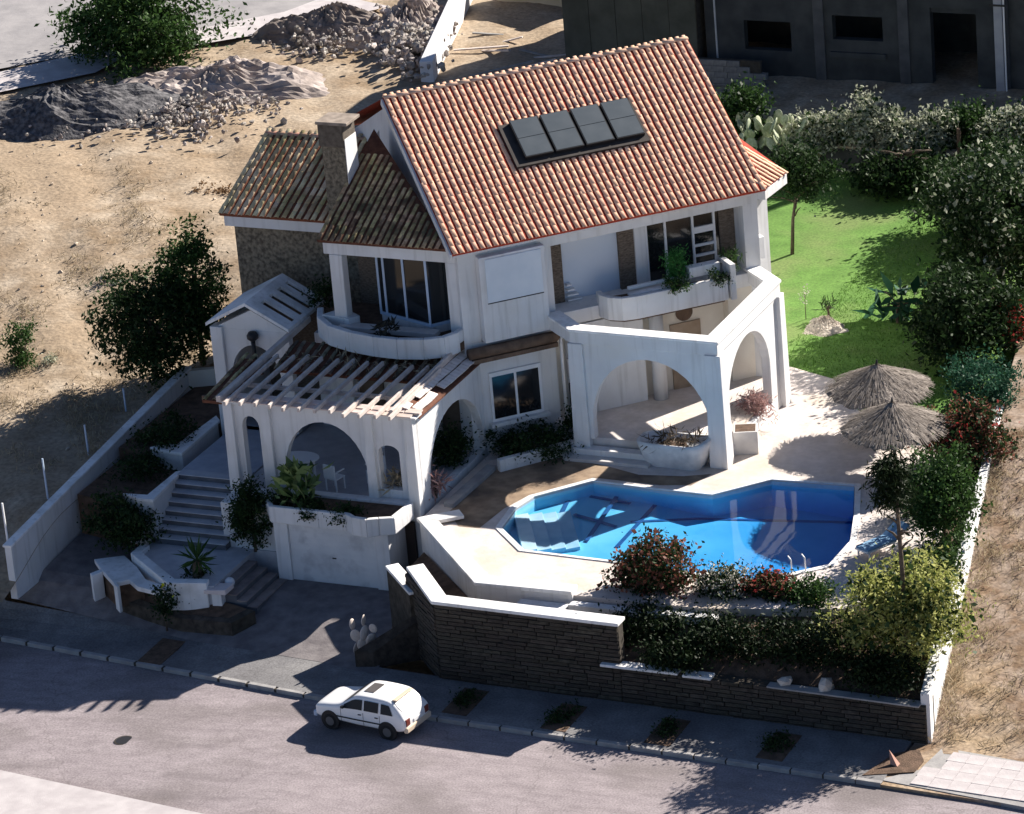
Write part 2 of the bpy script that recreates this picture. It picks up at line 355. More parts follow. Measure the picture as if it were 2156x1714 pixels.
# ------------------------------------------------------------------ vegetation helpers
def leaves(pts, size, aspect=.5, up=0., droop=0.):
    """one quad-diamond per point, random orientation -> arrays"""
    pts = np.asarray(pts); n = len(pts)
    d = rng.normal(size=(n, 3)); d[:, 2] += up; d /= np.linalg.norm(d, axis=1)[:, None]
    if droop: d[:, 2] -= droop; d /= np.linalg.norm(d, axis=1)[:, None]
    e = rng.normal(size=(n, 3)); s = np.cross(d, e); s /= np.linalg.norm(s, axis=1)[:, None]
    L = size*rng.uniform(.45, 1.6, (n, 1)); Wd = L*aspect
    a = pts; b = pts+d*L*.5+s*Wd*.5; c = pts+d*L; e2 = pts+d*L*.5-s*Wd*.5
    nrm = np.cross(d, s); b = b+nrm*L*.08; e2 = e2+nrm*L*.08
    return np.stack([a, b, c, e2], 1).reshape(-1, 3)
def quads_obj(name, V, m, parent=None):
    n = len(V)//4; me = bpy.data.meshes.new(name); me.vertices.add(len(V)); me.vertices.foreach_set('co', np.asarray(V, dtype=np.float32).ravel())
    me.loops.add(4*n); me.loops.foreach_set('vertex_index', np.arange(4*n, dtype=np.int32))
    me.polygons.add(n); me.polygons.foreach_set('loop_start', np.arange(0, 4*n, 4, dtype=np.int32))
    me.update(calc_edges=True); me.validate(); return obj(name, me, m, parent)
def clumps(rad, nclump, per, csize, shape='ball', flat=1.):
    """points in uneven clumps spread through a lumpy ellipsoid of radii rad centred on the origin"""
    out = []; rad = np.array(rad); o_ = Vector(rng.uniform(0, 50, 3))
    for _ in range(nclump):
        d = rng.normal(size=3); d /= np.linalg.norm(d)
        lump = 1+.55*noise.noise(Vector(d)*1.6+o_)
        r = rng.uniform(.25, 1.)**.6*lump; big = rng.uniform(.45, 1.5)
        if rng.uniform() < .16: r *= 1.18; big *= .6
        k = max(4, int(per*rng.uniform(.4, 1.5)*big)); out.append(d*r*rad+rng.normal(size=(k, 3))*csize*big*np.array([1, 1, .75*flat]))
    return np.concatenate(out)
def plant(name, base, label, cat, rad, zc, m, nclump=40, per=60, csize=.22, leaf=.13, aspect=.5, trunk=None, tr=.05, group=None, extra=None, shape='ball', up=0., droop=0., limbs=9, lean=(0, 0), flat=1., stem='trunk', crown='crown'):
    """a tree or shrub: trunk with limbs, crown of leaf faces in clumps. zc = height of the crown centre above base"""
    e = empty(name, base, label, cat, group)
    P = clumps(rad, nclump, int(per*(1.5 if leaf < .25 else 1)), csize, shape, flat); leaf *= (.8 if leaf < .25 else 1); P[:, 2] += zc; P[:, 0] += lean[0]; P[:, 1] += lean[1]
    P = P[P[:, 2] > .02]
    quads_obj(crown, leaves(P, leaf, aspect, up, droop), m, e)
    if extra:
        for (nm, mm, frac, sz, topw) in extra:
            k = rng.choice(len(P), int(len(P)*frac), replace=False); Q = P[k]
            if topw: Q = Q[Q[:, 2] > zc+topw*rad[2]]
            Q = Q+np.array([.15, -.15, .12])*csize*3*rng.uniform(0, 1, (len(Q), 1))
            quads_obj(nm, leaves(Q, sz, .7), mm, e)['kind'] = 'stuff'
    mb = MB(); h = trunk or zc
    mb.tube([(0, 0, -.05), (lean[0]*.3, lean[1]*.3, h*.5), (lean[0], lean[1], h)], [tr, tr*.8, tr*.5], 8)
    for i in range(limbs):
        a = 6.283*i/max(1, limbs)+random.uniform(-.4, .4); zz = h*random.uniform(.55, .95); k = zz/h
        d = Vector((math.cos(a)*rad[0]*.7, math.sin(a)*rad[1]*.7, rad[2]*random.uniform(.1, .7)))
        s0 = Vector((lean[0]*k, lean[1]*k, zz)); mb.tube([s0, s0+d*.5+Vector((0, 0, .05)), s0+d], [tr*.5, tr*.35, tr*.15], 6)
    mb.build(stem, BARK, e, smooth=True)
    return e

# ================================================================== SETTING
DECK, PORCH, TERR, LAND, DRIVE, WALK = 2.10, 2.20, 2.60, .84, .20, .12
def struct(o): o['kind'] = 'structure'; return o
struct(fillpoly('ground', [(-400, -300), (400, -300), (400, 500), (-400, 500)], [], -3.0, DIRT))
KERB = [(-60, -1.2), (-14, -6.45), (-10.3, -6.9), (0.07, -8.08), (4.3, -8.5), (11.0, -8.8), (16.5, -9.05), (21, -9.33), (70, -12.3)]
OPP = [(-60, -7.5), (-6, -14.35), (0.06, -15.12), (70, -24)]
# the street surface, gently crowned sheet
struct(fillpoly('street', [(x, y+.02) for x, y in KERB]+list(reversed(OPP)), [], 0., ROADM))
struct(fillpoly('far_pavement', OPP+[(70, -60), (-60, -60)], [], .13, WALKP, thick=.3))
front = [(-60, 3.5), (-14, -2.4), (-11.4, -4.6), (-4.6, -5.4), (-.4, -5.6), (.3, -5.6), (1.5, -6.0), (3.2, -6.1), (17.4, -6.6), (19, -7.0)]
struct(fillpoly('pavement', [(x, y+.14) for x, y in KERB if x < 17]+[(17.2, -8.98), (17.2, -6.5)]+[p for p in reversed(front) if p[0] < 17.2], [], WALK, WALKM, thick=.3))
KP = [Vector(p) for p in KERB if p[0] < 17]+[Vector((17.2, -9.09))]
kb = MB(); polywall(kb, [p+Vector((0, .02)) for p in KP], -.2, WALK-.02, .12); kerb = struct(kb.build('kerb', MORTAR))
for a_, b_ in zip(KP, KP[1:]):
    if b_.x < -15: continue
    n_ = max(1, round((b_-a_).length/.95))
    for i_ in range(n_):
        p_, q_ = a_+(b_-a_)*(i_/n_+.004), a_+(b_-a_)*((i_+1)/n_-.004)
        if p_.x < -16: continue
        mb = MB(); wallseg(mb, p_+Vector((0, random.uniform(-.008, .008))), q_, -.1, WALK+.004+random.uniform(-.005, .008), .15); mb.build('kerbstone', KERBM, kerb, bevel=.015)
c = at(262, 1559, 0.); mh = empty('manhole_cover', (c.x, c.y, .0), 'dark round manhole cover in the sunlit street', 'manhole'); MB().lathe([(0, .012), (.24, .012), (.25, .004)], (0, 0, 0), 24).build('lid', BLACK, mh); MB().lathe([(.25, .008), (.28, .008), (.29, 0)], (0, 0, 0), 24).build('frame', MORTAR, mh)
# pale tiled pavement past the corner, slabs as pieces
pp = [at(1850, 1640, .12), at(2156, 1698, .12), at(2400, 1745, .12), at(2400, 1640, .12), at(2156, 1603, .12), at(1985, 1573, .12), at(1935, 1620, .12)]
pave = struct(fillpoly('corner_pavement', [(p.x, p.y) for p in pp], [], .105, KERBM, thick=.3))
def inpoly(x, y, P):
    c = False; n = len(P)
    for i in range(n):
        x1, y1 = P[i][0], P[i][1]; x2, y2 = P[(i+1) % n][0], P[(i+1) % n][1]
        if (y1 > y) != (y2 > y) and x < (x2-x1)*(y-y1)/(y2-y1)+x1: c = not c
    return c
slab = MB().box(-.245, .245, -.245, .245, 0, .03).mesh('slab'); slab.materials.append(WALKP)
k = 0
for i in range(40):
    for j in range(12):
        x = 17.2+i*.5; y = -9.6+j*.5-(x-17)*.06
        if all(inpoly(x+a, y+b, [(p.x, p.y) for p in pp]) for a in (-.25, .25) for b in (-.25, .25)) and x < 24:
            o = obj('slab', slab, None, pave); o.location = (x, y, .1+random.uniform(-.004, .004)); o.rotation_euler = (random.uniform(-.006, .006), random.uniform(-.006, .006), -.06)
PITS = []
# tree pits in the pavement: dark planted squares
for i, (px, py) in enumerate([(980, 1478), (1187, 1511), (1405, 1541), (1640, 1572), (340, 1372)]):
    c = at(px, py, WALK); mb = MB(); mb.prism([(c.x-.38, c.y-.75), (c.x+.38, c.y-.8), (c.x+.38, c.y+.75), (c.x-.38, c.y+.8)], .02, WALK+.012)
    w = ['beside the rear of the white car', 'second from the white car', 'third from the white car', 'nearest the wall corner', 'in front of the white planter walls'][i]
    tag(mb.build('tree_pit', SOIL), 'dark planted square in the pavement, '+w, 'tree pit', 'planted squares in the pavement'); PITS.append((c, w))
struct(fillpoly('verge', [(17.1, -9.08), (21, -9.31), (70, -12.28), (70, -6.6), (17.3, -6.6)], [], .085, LANE, thick=.3))
# vacant lot, rising away from the street
def lotz(x, y):
    z = 1.55+.085*y
    if z > 3.0: z = 3.0+.02*(y-17)
    if y < -1: z = max(.1, z-(-1-y)*.18)
    z += (1 if y < 30 else .3)*.10*math.sin(x*.9+1.3*math.sin(y*.5))*math.sin(y*.7+x*.3)+.05*math.sin(x*2.3+y*1.7)
    return z
def grid(name, xs, ys, zf, m, keep=None):
    v = []; f = []; nx, ny = len(xs), len(ys)
    for y in ys:
        for x in xs: v.append((x, y, zf(x, y)))
    for j in range(ny-1):
        for i in range(nx-1):
            if keep and not keep((xs[i]+xs[i+1])/2, (ys[j]+ys[j+1])/2): continue
            f.append((j*nx+i, j*nx+i+1, (j+1)*nx+i+1, (j+1)*nx+i))
    me = bpy.data.meshes.new(name); me.from_pydata(v, [], f); me.update()
    return struct(obj(name, me, m, None, True))
LW = -11.22
grid('vacant_lot', list(np.arange(-80, LW-.05, .55))+[LW], list(np.arange(-6.2, 80, .55)), lambda x, y: lotz(x, y) if y > -.9+(-x-11)*.16*-1-5.4 else .1, DIRT, lambda x, y: y > -4.9-(x+11.2)*.125)
grid('back_ground', list(np.arange(LW, 60, .7)), list(np.arange(9, 80, .7)), lambda x, y: lotz(x, y) if x < -3 or y > 31 else 1.9, DIRT, lambda x, y: x < -4 or y > 30.5)
WALLX = [(17.75, -7.0), (17.0, -2.7), (15.35, 6.1), (12.5, 20), (11, 31), (11, 80)]
def wx(y):
    for (x0, y0), (x1, y1) in zip(WALLX, WALLX[1:]):
        if y <= y1: return x0+(x1-x0)*(y-y0)/(y1-y0)
    return 11
def lanez(y): return max(.10, min(2.5, .10+.17*(y+6.6)))+(.02*(y-8) if y > 8 else 0)
v = []; f = []; ys = list(np.arange(-7.05, 30.6, .5)); nx = 60
for y in ys:
    for i in range(nx): x = wx(y)-.1+i*.6; v.append((x, y, lanez(y)+.05*math.sin(x*1.7+y)*math.sin(y*1.3)-(.0 if i else .1)))
for j in range(len(ys)-1):
    for i in range(nx-1): f.append((j*nx+i, j*nx+i+1, (j+1)*nx+i+1, (j+1)*nx+i))
me = bpy.data.meshes.new('lane'); me.from_pydata(v, [], f); me.update(); struct(obj('lane', me, LANE, None, True))
# grey lot and pale strip at the far left
def sheet(name, pix, z, m, dz=.0): return struct(fillpoly(name, [(p.x, p.y, 3.0+.02*(p.y-17)+z) for p in (at(x, y, 3.5) for x, y in pix)], [], z, m))
sheet('far_lot', [(-500, 200), (-60, 150), (260, 95), (640, 28), (800, -30), (900, -200), (-500, -200)], .10, LOTGREY)
sheet('far_strip', [(-500, 270), (0, 188), (200, 150), (260, 120), (640, 60), (820, 20), (700, -5), (600, 30), (260, 92), (0, 148), (-500, 222)], .14, WALKP)

# ---------------------------------------------------------------- pool and deck
POOLPX = [(1125, 1047), (1248, 1014), (1375, 1030), (1500, 1043), (1625, 1011), (1800, 1023), (1798, 1085), (1790, 1140), (1745, 1190), (1600, 1222), (1440, 1205), (1285, 1181), (1104, 1159), (1056, 1112), (1085, 1072)]
POOL = [tuple(at(x, y, DECK).xy) for x, y in POOLPX]
DECKO = [(.30, -.45), (3.85, -4.25), (6.6, -4.2), (10.5, -4.15), (14.2, -3.3), (15.6, -1.2), (15.2, 2.2), (14.2, 6.2), (12.6, 8.6), (10.4, 9.6), (9.4, 10.8), (8.4, 12.3), (6.2, 13.2), (4.5, 10.2), (-.3, 5.2), (.30, 5.0)]
deck = struct(fillpoly('pool_deck', DECKO, [POOL], DECK, DECKM, thick=.25))
BROWNP = mat('brown_paving', (.20, .14, .095), (.34, .25, .17), .85, 2.2, bump=.2, c3=(.12, .09, .07), s3=.7)
struct(fillpoly('brown_paving', [tuple(at(x, y, DECK).xy) for x, y in [(945, 1078), (1040, 990), (1190, 962), (1290, 985), (1345, 1000), (1440, 1003), (1500, 998), (1455, 1022), (1390, 1022), (1248, 1006), (1115, 1042), (1060, 1072), (1010, 1112), (965, 1108)]], [], DECK+.007, BROWNP))
cx = sum(p[0] for p in POOL)/len(POOL); cy = sum(p[1] for p in POOL)/len(POOL)
def scl(k): return [(cx+(x-cx)*k, cy+(y-cy)*k) for x, y in POOL]
def botz(x): return 1.72 if x < 5.0 else max(.95, 1.72-(x-5.0)*.10)
mb = MB(); n = len(POOL); inn = scl(.997); bt = scl(.985)
mb.add([(x, y, DECK-.03) for x, y in inn]+[(x, y, botz(x)) for x, y in bt], [(i, (i+1) % n, n+(i+1) % n, n+i) for i in range(n)])
tag(mb.build('pool_wall', POOLM), kind='structure')
struct(fillpoly('pool_floor', [(x, y, botz(x)) for x, y in scl(.986)], [], 1, POOLM))
# white coping rim just proud of the deck
rim = fillpoly('pool_coping', scl(1.035), [scl(1.0)], DECK+.03, COPING, thick=.03); struct(rim)
# light waterline band
mb = MB(); b0 = scl(.9955); mb.add([(x, y, DECK-.03) for x, y in b0]+[(x, y, DECK-.20) for x, y in b0], [(i, (i+1) % n, n+(i+1) % n, n+i) for i in range(n)])
struct(mb.build('waterline_band', mat('waterline_tile', (.36, .52, .64), (.42, .58, .70), .4, 8.)))
# entry steps of the pool at its shallow end
p0, p1 = Vector(at(1085, 1074, DECK).xy), Vector(at(1104, 1150, DECK).xy)
ste = empty('pool_steps', (p0.x, p0.y, 1.3), 'pale entry steps going down into the shallow end of the pool', 'pool steps')
dr = (Vector(at(1190, 1085, DECK).xy)-Vector(at(1085, 1105, DECK).xy)).normalized()
for i in range(4):
    mb = MB(); a = p0+dr*(.42*i-.05); b = p1+dr*(.42*i-.05); c = b+dr*.42; d = a+dr*.42
    a2, b2, c2, d2 = [q-Vector(ste.location.xy) for q in (a, b, c, d)]
    mb.prism([a2, b2, c2, d2], -.1, .64-.06*i); mb.build('step', POOLSTEP, ste, bevel=.01)
# dark bottom lines
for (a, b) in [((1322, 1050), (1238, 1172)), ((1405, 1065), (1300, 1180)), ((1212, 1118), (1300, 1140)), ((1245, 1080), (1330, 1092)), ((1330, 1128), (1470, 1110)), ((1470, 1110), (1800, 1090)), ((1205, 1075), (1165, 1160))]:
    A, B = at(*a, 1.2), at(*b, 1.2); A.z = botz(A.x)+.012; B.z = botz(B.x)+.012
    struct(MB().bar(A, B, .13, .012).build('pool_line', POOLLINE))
# water body
wm = bpy.data.materials.new('pool_water'); wm.use_nodes = True; N = wm.node_tree.nodes; Lk = wm.node_tree.links
for q in list(N): N.remove(q)
out = N.new('ShaderNodeOutputMaterial'); tr = N.new('ShaderNodeBsdfTransparent'); gl = N.new('ShaderNodeBsdfGlossy'); gl.inputs['Roughness'].default_value = .03
fr = N.new('ShaderNodeFresnel'); fr.inputs[0].default_value = 1.25; mx = N.new('ShaderNodeMixShader')
nz = N.new('ShaderNodeTexNoise'); nz.inputs['Scale'].default_value = 2.2; nz.inputs['Detail'].default_value = 3; bp = N.new('ShaderNodeBump'); bp.inputs['Strength'].default_value = .25; bp.inputs['Distance'].default_value = .1
Lk.new(nz.outputs[0], bp.inputs['Height']); Lk.new(bp.outputs[0], gl.inputs['Normal']); Lk.new(bp.outputs[0], fr.inputs['Normal'])
ge = N.new('ShaderNodeNewGeometry'); iv_ = N.new('ShaderNodeMath'); iv_.operation = 'SUBTRACT'; iv_.inputs[0].default_value = 1; Lk.new(ge.outputs['Backfacing'], iv_.inputs[1])
ml = N.new('ShaderNodeMath'); ml.operation = 'MULTIPLY'; Lk.new(fr.outputs[0], ml.inputs[0]); Lk.new(iv_.outputs[0], ml.inputs[1])
Lk.new(ml.outputs[0], mx.inputs[0]); Lk.new(tr.outputs[0], mx.inputs[1]); Lk.new(gl.outputs[0], mx.inputs[2]); Lk.new(mx.outputs[0], out.inputs[0])
va = N.new('ShaderNodeVolumeAbsorption'); va.inputs[0].default_value = (.05, .60, .88, 1); va.inputs[1].default_value = .62; Lk.new(va.outputs[0], out.inputs[1])
struct(MB().prism(scl(1.004), .2, DECK-.14).build('pool_water', wm))

# ---------------------------------------------------------------- lawn, beds, forecourt
lawn = [(8.4, 12.2), (9.4, 10.7), (10.4, 9.5), (12.7, 8.5), (14.3, 6.3), (15.3, 6.3), (12.5, 20), (11, 30.6), (-4, 30.6), (-4, 12.5), (6.1, 13.1)]
gr = struct(fillpoly('lawn', lawn, [], 2.07, GRASSM))
bed = [(15.35, 6.1, 2.02), (14.2, 6.25, 2.02), (15.25, 2.2, 2.02), (15.65, -1.2, 2.0), (14.25, -3.35, 1.9), (10.5, -4.2, 1.9), (6.6, -4.25, 1.7), (6.6, -6.2, 1.45), (8.9, -6.2, 1.1), (17.6, -6.35, 1.1), (17.0, -2.7, 1.6)]
struct(fillpoly('planting_bed', bed, [], 2, SOIL))
struct(fillpoly('upper_bed', [(.6, -1.0, 1.35), (3.75, -4.3, 1.5), (6.6, -4.25, 1.7), (6.6, -6.2, 1.45), (3.5, -6.0, 1.4), (1.9, -4.5, 1.3), (.5, -2.0, 1.2)], [], 1.5, SOIL))
struct(fillpoly('forecourt', [(LW+.05, -4.5, .16), (LW+.05, 7.5, 1.1), (-8.2, 7.5, 1.1), (-8.2, -1.4, .24), (-3.9, -1.35, DRIVE), (.3, -1.35, DRIVE), (.6, -3.4, .18), (.9, -4.2, .18), (1.4, -6.0, .13), (1.6, -6.5, .128), (-.4, -6.1, .128), (-4.6, -5.75, .128)], [], .2, FORE))
# grass blades on the lawn, a thin uneven pile
n = 26000; P = np.stack([rng.uniform(6, 14.6, n), rng.uniform(8.6, 27, n), np.full(n, 2.07)], 1)
P = P[[inpoly(x, y, lawn) for x, y in P[:, :2]]]
n = len(P); a = rng.uniform(0, 6.283, n); d = np.stack([np.cos(a), np.sin(a), np.zeros(n)], 1)*.012; t = np.stack([rng.normal(0, .02, n), rng.normal(0, .02, n), rng.uniform(.03, .08, n)], 1)
V = np.stack([P-d, P+d, P+t+d*.2, P+t-d*.2], 1).reshape(-1, 3)
tag(quads_obj('lawn_grass', V, leafmat('grass_blade', (.065, .16, .022), (.15, .28, .055))), 'short green lawn grass behind the pool', 'grass', kind='stuff')

# ================================================================== THE VILLA
villa = empty('villa', (0, 0, 0), 'white villa with orange tiled gable roof, arched porch and terrace beside the pool', 'house')
Q2 = math.sqrt(.5)
def A(t, n, z=0): return Vector((1.8+Q2*t+Q2*n, 6.35+Q2*t-Q2*n, z))
def abox(mb, t0, t1, n0, n1, z0, z1): return mb.prism([A(t0, n0).xy, A(t1, n0).xy, A(t1, n1).xy, A(t0, n1).xy], z0, z1)
def part(name, m, *boxes, bevel=.015, parent=None, frame='a'):
    mb = MB()
    for b in boxes: (abox(mb, *b) if frame == 'a' else mb.box(*b))
    return mb.build(name, m, parent or villa, bevel=bevel)
# bodies
part('main_wall', STUCCO, (-2.72, 6.82, -12.5, -.9, 0, 8.2), bevel=0)
part('lower_wall', STUCCO, (-2.75, .1, -.9, 0, 1.6, 5.58))
part('lintel_beam', STUCCO, (-2.75, 6.9, -.92, .02, 8.1, 8.58))
part('pier', STUCCO, (-2.75, -2.2, -.9, .0, 5.58, 8.1)); part('pier', STUCCO, (-.12, .2, -.9, 0, 5.58, 8.1))
part('pier', STUCCO, (3.12, 3.48, -.9, -.62, 5.9, 8.1)); part('pier', STUCCO, (6.42, 6.9, -.9, .0, 5.2, 8.1))
part('upper_floor_slab', STUCCO, (-.1, 6.9, -.9, .12, 5.55, 5.98))
part('stone_strip', STRIP, (.24, .78, -.9, -.7, 5.98, 8.1), bevel=0); part('stone_strip', STRIP, (2.62, 3.12, -.9, -.7, 5.98, 8.1), bevel=0); part('stone_strip', STRIP, (5.92, 6.42, -.9, -.7, 5.98, 8.1), bevel=0)
part('wall_panel', mat('sky_tinted_panel', (.52, .60, .70), (.62, .67, .74), .5, .5), (.78, 2.62, -.9, -.82, 5.98, 8.1), bevel=0)  # white wall with a bluish sky reflection mixed into its colour
# sliding doors
dr = part('sliding_door', GLASS, (3.48, 5.92, -.9, -.76, 5.98, 8.1), bevel=0)
for t in (3.5, 4.12, 5.02, 5.72): part('frame', WHITEP, (t, t+.07, -.78, -.7, 5.98, 8.1), parent=dr, bevel=.005)
for za, zb in ((7.25, 7.45), (6.82, 6.9), (6.5, 6.58), (5.98, 6.2)): part('frame', WHITEP, (5.09, 5.72, -.78, -.7, za, zb), parent=dr, bevel=.005)
part('frame', WHITEP, (3.5, 5.78, -.77, -.71, 8.0, 8.09), parent=dr, bevel=.005)
for i, z in enumerate((6.0, 6.16, 6.32, 6.48)): part('ledge', WHITEP, (.85, 1.3-.1*i, -.82, -.6, z, z+.05), bevel=.005)
# protruding white box with rolled-down shutter
bx = part('oriel', STUCCO, (-2.2, -.12, -.9, .32, 5.62, 8.3))
sh = part('shutter', mat('shutter_paint', (.60, .66, .72), (.66, .71, .76), .6, 2.), (-2.02, -.25, .32, .345, 6.86, 8.22), parent=villa, bevel=.006)
part('slot', BLACK, (-2.02, -.25, .322, .35, 6.83, 6.855), bevel=0)
# lower window
lwn = part('window', WHITEP, (-2.1, -.45, 0, .06, 2.98, 4.55), bevel=.01)
for t0, t1 in ((-2.02, -1.32), (-1.24, -.54)): part('pane', GLASS, (t0, t1, .06, .066, 3.08, 4.42), parent=lwn, bevel=0)
part('window_sill', STUCCO, (-2.2, -.3, 0, .22, 2.86, 2.98))
# rolled awning above it
mb = MB(); mb.tube([A(-2.75, .26, 5.36), A(-1, .27, 5.36), A(.02, .26, 5.36), A(.12, .24, 5.34)], [.17, .17, .17, .10], 14)
mb.build('awning_roll', DARKWOOD, villa, smooth=True)
part('awning_skirt', DARKWOOD, (-2.7, .05, .08, .40, 5.06, 5.2), bevel=.02)
# drainpipe and meter box by the terrace
MB().tube([A(.35, .16, 6.0), A(.35, .16, 5.4), A(.2, .2, 5.2), A(.2, .2, 2.7)], .05, 8).build('drainpipe', WHITEP, villa, smooth=True)
part('meter_box', GREYP, (.38, .7, .02, .16, 3.9, 4.5)); part('meter_box', BLACK, (.4, .62, .02, .2, 3.0, 3.7))
# kerb of the bed under the lower window
mb = MB(); polywall(mb, [tuple(A(-2.6, 1.75).xy), tuple(A(.35, 1.55).xy)], 1.9, 2.48, .2); mb.build('bed_kerb', STUCCO, villa, bevel=.02)

# ---------------------------------------------------------------- roofs
def tile_mesh(name, m, r=.066, ln=.46, n=6, hh=.55):
    mb = MB(); ring = lambda y, rr, zz: [(rr*math.cos(math.pi*k/n), y, zz+rr*hh*math.sin(math.pi*k/n)) for k in range(n+1)]
    a, b, c = ring(0, r, .004), ring(ln, r*.95, .0), ring(0, r*.80, .004)
    fs = [(k, n+1+k, n+2+k, k+1) for k in range(n)]+[(2*(n+1)+k, k, k+1, 2*(n+1)+k+1) for k in range(n)]
    mb.add(a+b+c, fs); me = mb.mesh(name); me.polygons.foreach_set('use_smooth', [i < n for i in range(len(me.polygons))]); me.materials.append(m); return me
def roof(name, O, d, s, length, slope, m_pan, m_tile, limit, pitch=.215, row=.345, nobj=0, thick=.1, outline=None, tname='roof_tile', skip=None, jit=1., hh=.55, r=.066):
    """tile field on plane O + d*x + s*y; limit(x)->(y0,y1); the nobj lowest tiles are objects, the others one joined part"""
    O, d, s = Vector(O), Vector(d).normalized(), Vector(s).normalized(); nn = d.cross(s).normalized()
    mb = MB(); poly = outline or [(0, 0), (length, 0), (length, slope), (0, slope)]
    top = [O+d*x+s*y for x, y in poly]; bot = [p-nn*thick for p in top]; n = len(top)
    mb.add(top+bot, [tuple(range(n)), tuple(range(2*n-1, n-1, -1))]+[(i, n+i, n+(i+1) % n, (i+1) % n) for i in range(n)])
    base = mb.build(name, m_pan, villa)
    tm = tile_mesh(tname, m_tile, r, hh=hh); ncol = int(length/pitch); offs = (length-ncol*pitch)/2
    cells = []
    for i in range(ncol+1):
        x = offs+i*pitch
        if x < .02 or x > length-.02: x = min(max(x, .06), length-.06)
        y0, y1 = limit(x); y = y0; j = 0
        while y < y1-.06:
            if not (skip and skip(x, y)): cells.append((y, x))
            y += row
    cells.sort(); joined = MB(); vv = [Vector(q.co) for q in tm.vertices]; ff = [tuple(p.vertices) for p in tm.polygons]
    for i, (y, x) in enumerate(cells):
        M = Matrix((d, s, nn)).transposed().to_4x4(); M.translation = O+d*(x+random.uniform(-.008, .008)*jit)+s*(y+random.uniform(-.015, .015)*jit)+nn*.018
        M = M @ Matrix.Rotation(random.gauss(0, .018*jit), 4, 'Z') @ Matrix.Rotation(random.gauss(-.005, .005*jit), 4, 'X')
        if i < nobj:
            o = obj(tname, tm, None, base); o.matrix_local = M
        else: joined.add([M @ q for q in vv], ff)
    if joined.v:
        me = joined.mesh(tname+'s'); me.materials.append(m_tile); me.polygons.foreach_set('use_smooth', [True]*len(me.polygons))
        me.polygons.foreach_set('use_smooth', [(i % 12) < 6 for i in range(len(me.polygons))])
        tag(obj(tname+'_field', me, None, base), kind='stuff')
    return base
E0 = A(-2.98, .30, 8.60); RIDGE = at(806, 207, 11.52); sl = RIDGE-E0; RL = 10.08
dA = Vector((Q2, Q2, 0)); nA = dA.cross(sl).normalized()
sp = [onp(x, y, E0+nA*.15, nA) for x, y in ((1062, 285), (1312, 222), (1350, 297), (1098, 355))]
def rxy(p): q = p-E0; return q.dot(dA), q.dot(sl.normalized())
sx = [rxy(p) for p in sp]
mroof = roof('main_roof', E0, dA, sl, RL, sl.length, TILE_PAN, TILE_L, lambda x: (-.05, sl.length-.1), nobj=300, hh=.30, r=.070)
# ridge caps of the main roof
tmr = tile_mesh('ridge_tile', TILE_L, .12, .46)
for i in range(int(RL/.4)):
    p = RIDGE+dA*(.02+i*.4); o = obj('ridge_tile', tmr, None, mroof); M = Matrix((Vector((dA.y, -dA.x, 0)), dA, Vector((0, 0, 1)))).transposed().to_4x4(); M.translation = p+Vector((0, 0, .0)); o.matrix_local = M
# back slope and gables
mb = MB(); B0 = RIDGE+Vector((-Q2, Q2, 0))*6.5-Vector((0, 0, 2.9)); mb.add([RIDGE, RIDGE+dA*RL, B0+dA*RL, B0], [(0, 1, 2, 3)]); mb.build('back_slope', TILE_PAN, villa)
for t in (.22, RL-.25):
    g = [E0+dA*t+Vector((-.2, .2, -.35)), B0+dA*t+Vector((.2, -.2, -.35)), RIDGE+dA*t-Vector((0, 0, .22))]
    mb = MB(); mb.add(g+[q+dA*.1 for q in g], [(0, 1, 2), (5, 4, 3), (0, 2, 5, 3), (1, 4, 5, 2), (0, 3, 4, 1)]); mb.build('gable_wall', STUCCO, villa)
mb = MB(); mb.bar(E0+dA*-.03+nA*-.13, RIDGE+dA*-.03+nA*-.13, .06, .2, nA); mb.build('barge_board', STUCCO, villa)
part('eave_fascia', STUCCO, (-2.95, 7.05, .02, .2, 8.42, 8.54))
# small sunlit hip at the right end
h0, h1, h2 = A(7.08, .24, 8.58), A(8.25, -.75, 8.58), A(7.08, -2.9, 9.75)
dh = (h1-h0).normalized(); nh = dh.cross(h2-h0).normalized(); shp = nh.cross(dh)
w2 = (h2-h0).dot(dh); s2 = (h2-h0).dot(shp); hl = (h1-h0).length
def hlim(x): return (-.04, s2*(1-max(0, (x-w2))/(hl-w2)) if x > w2 else s2*max(0, x/w2 if w2 > 0 else 1))
roof('hip_roof', h0, dh, shp, hl, s2, TILE_PAN, TILE_L, hlim, outline=[(0, 0), (hl, 0), (w2, s2)], jit=2.5)
mb = MB(); mb.prism([h0.xy, h1.xy, A(8.2, -4).xy, A(6.8, -4).xy, A(6.8, -.1).xy], 8.22, 8.52); mb.build('hip_fascia', STUCCO, villa)
mb = MB(); mb.prism([A(6.8, -.6).xy, A(7.7, -1.1).xy, A(7.7, -5).xy, A(6.8, -5).xy], 2, 8.25); mb.build('side_bay_wall', STUCCO, villa)
part('window_box', WHITEP, (7.0, 7.25, -.75, -.45, 6.1, 6.8))

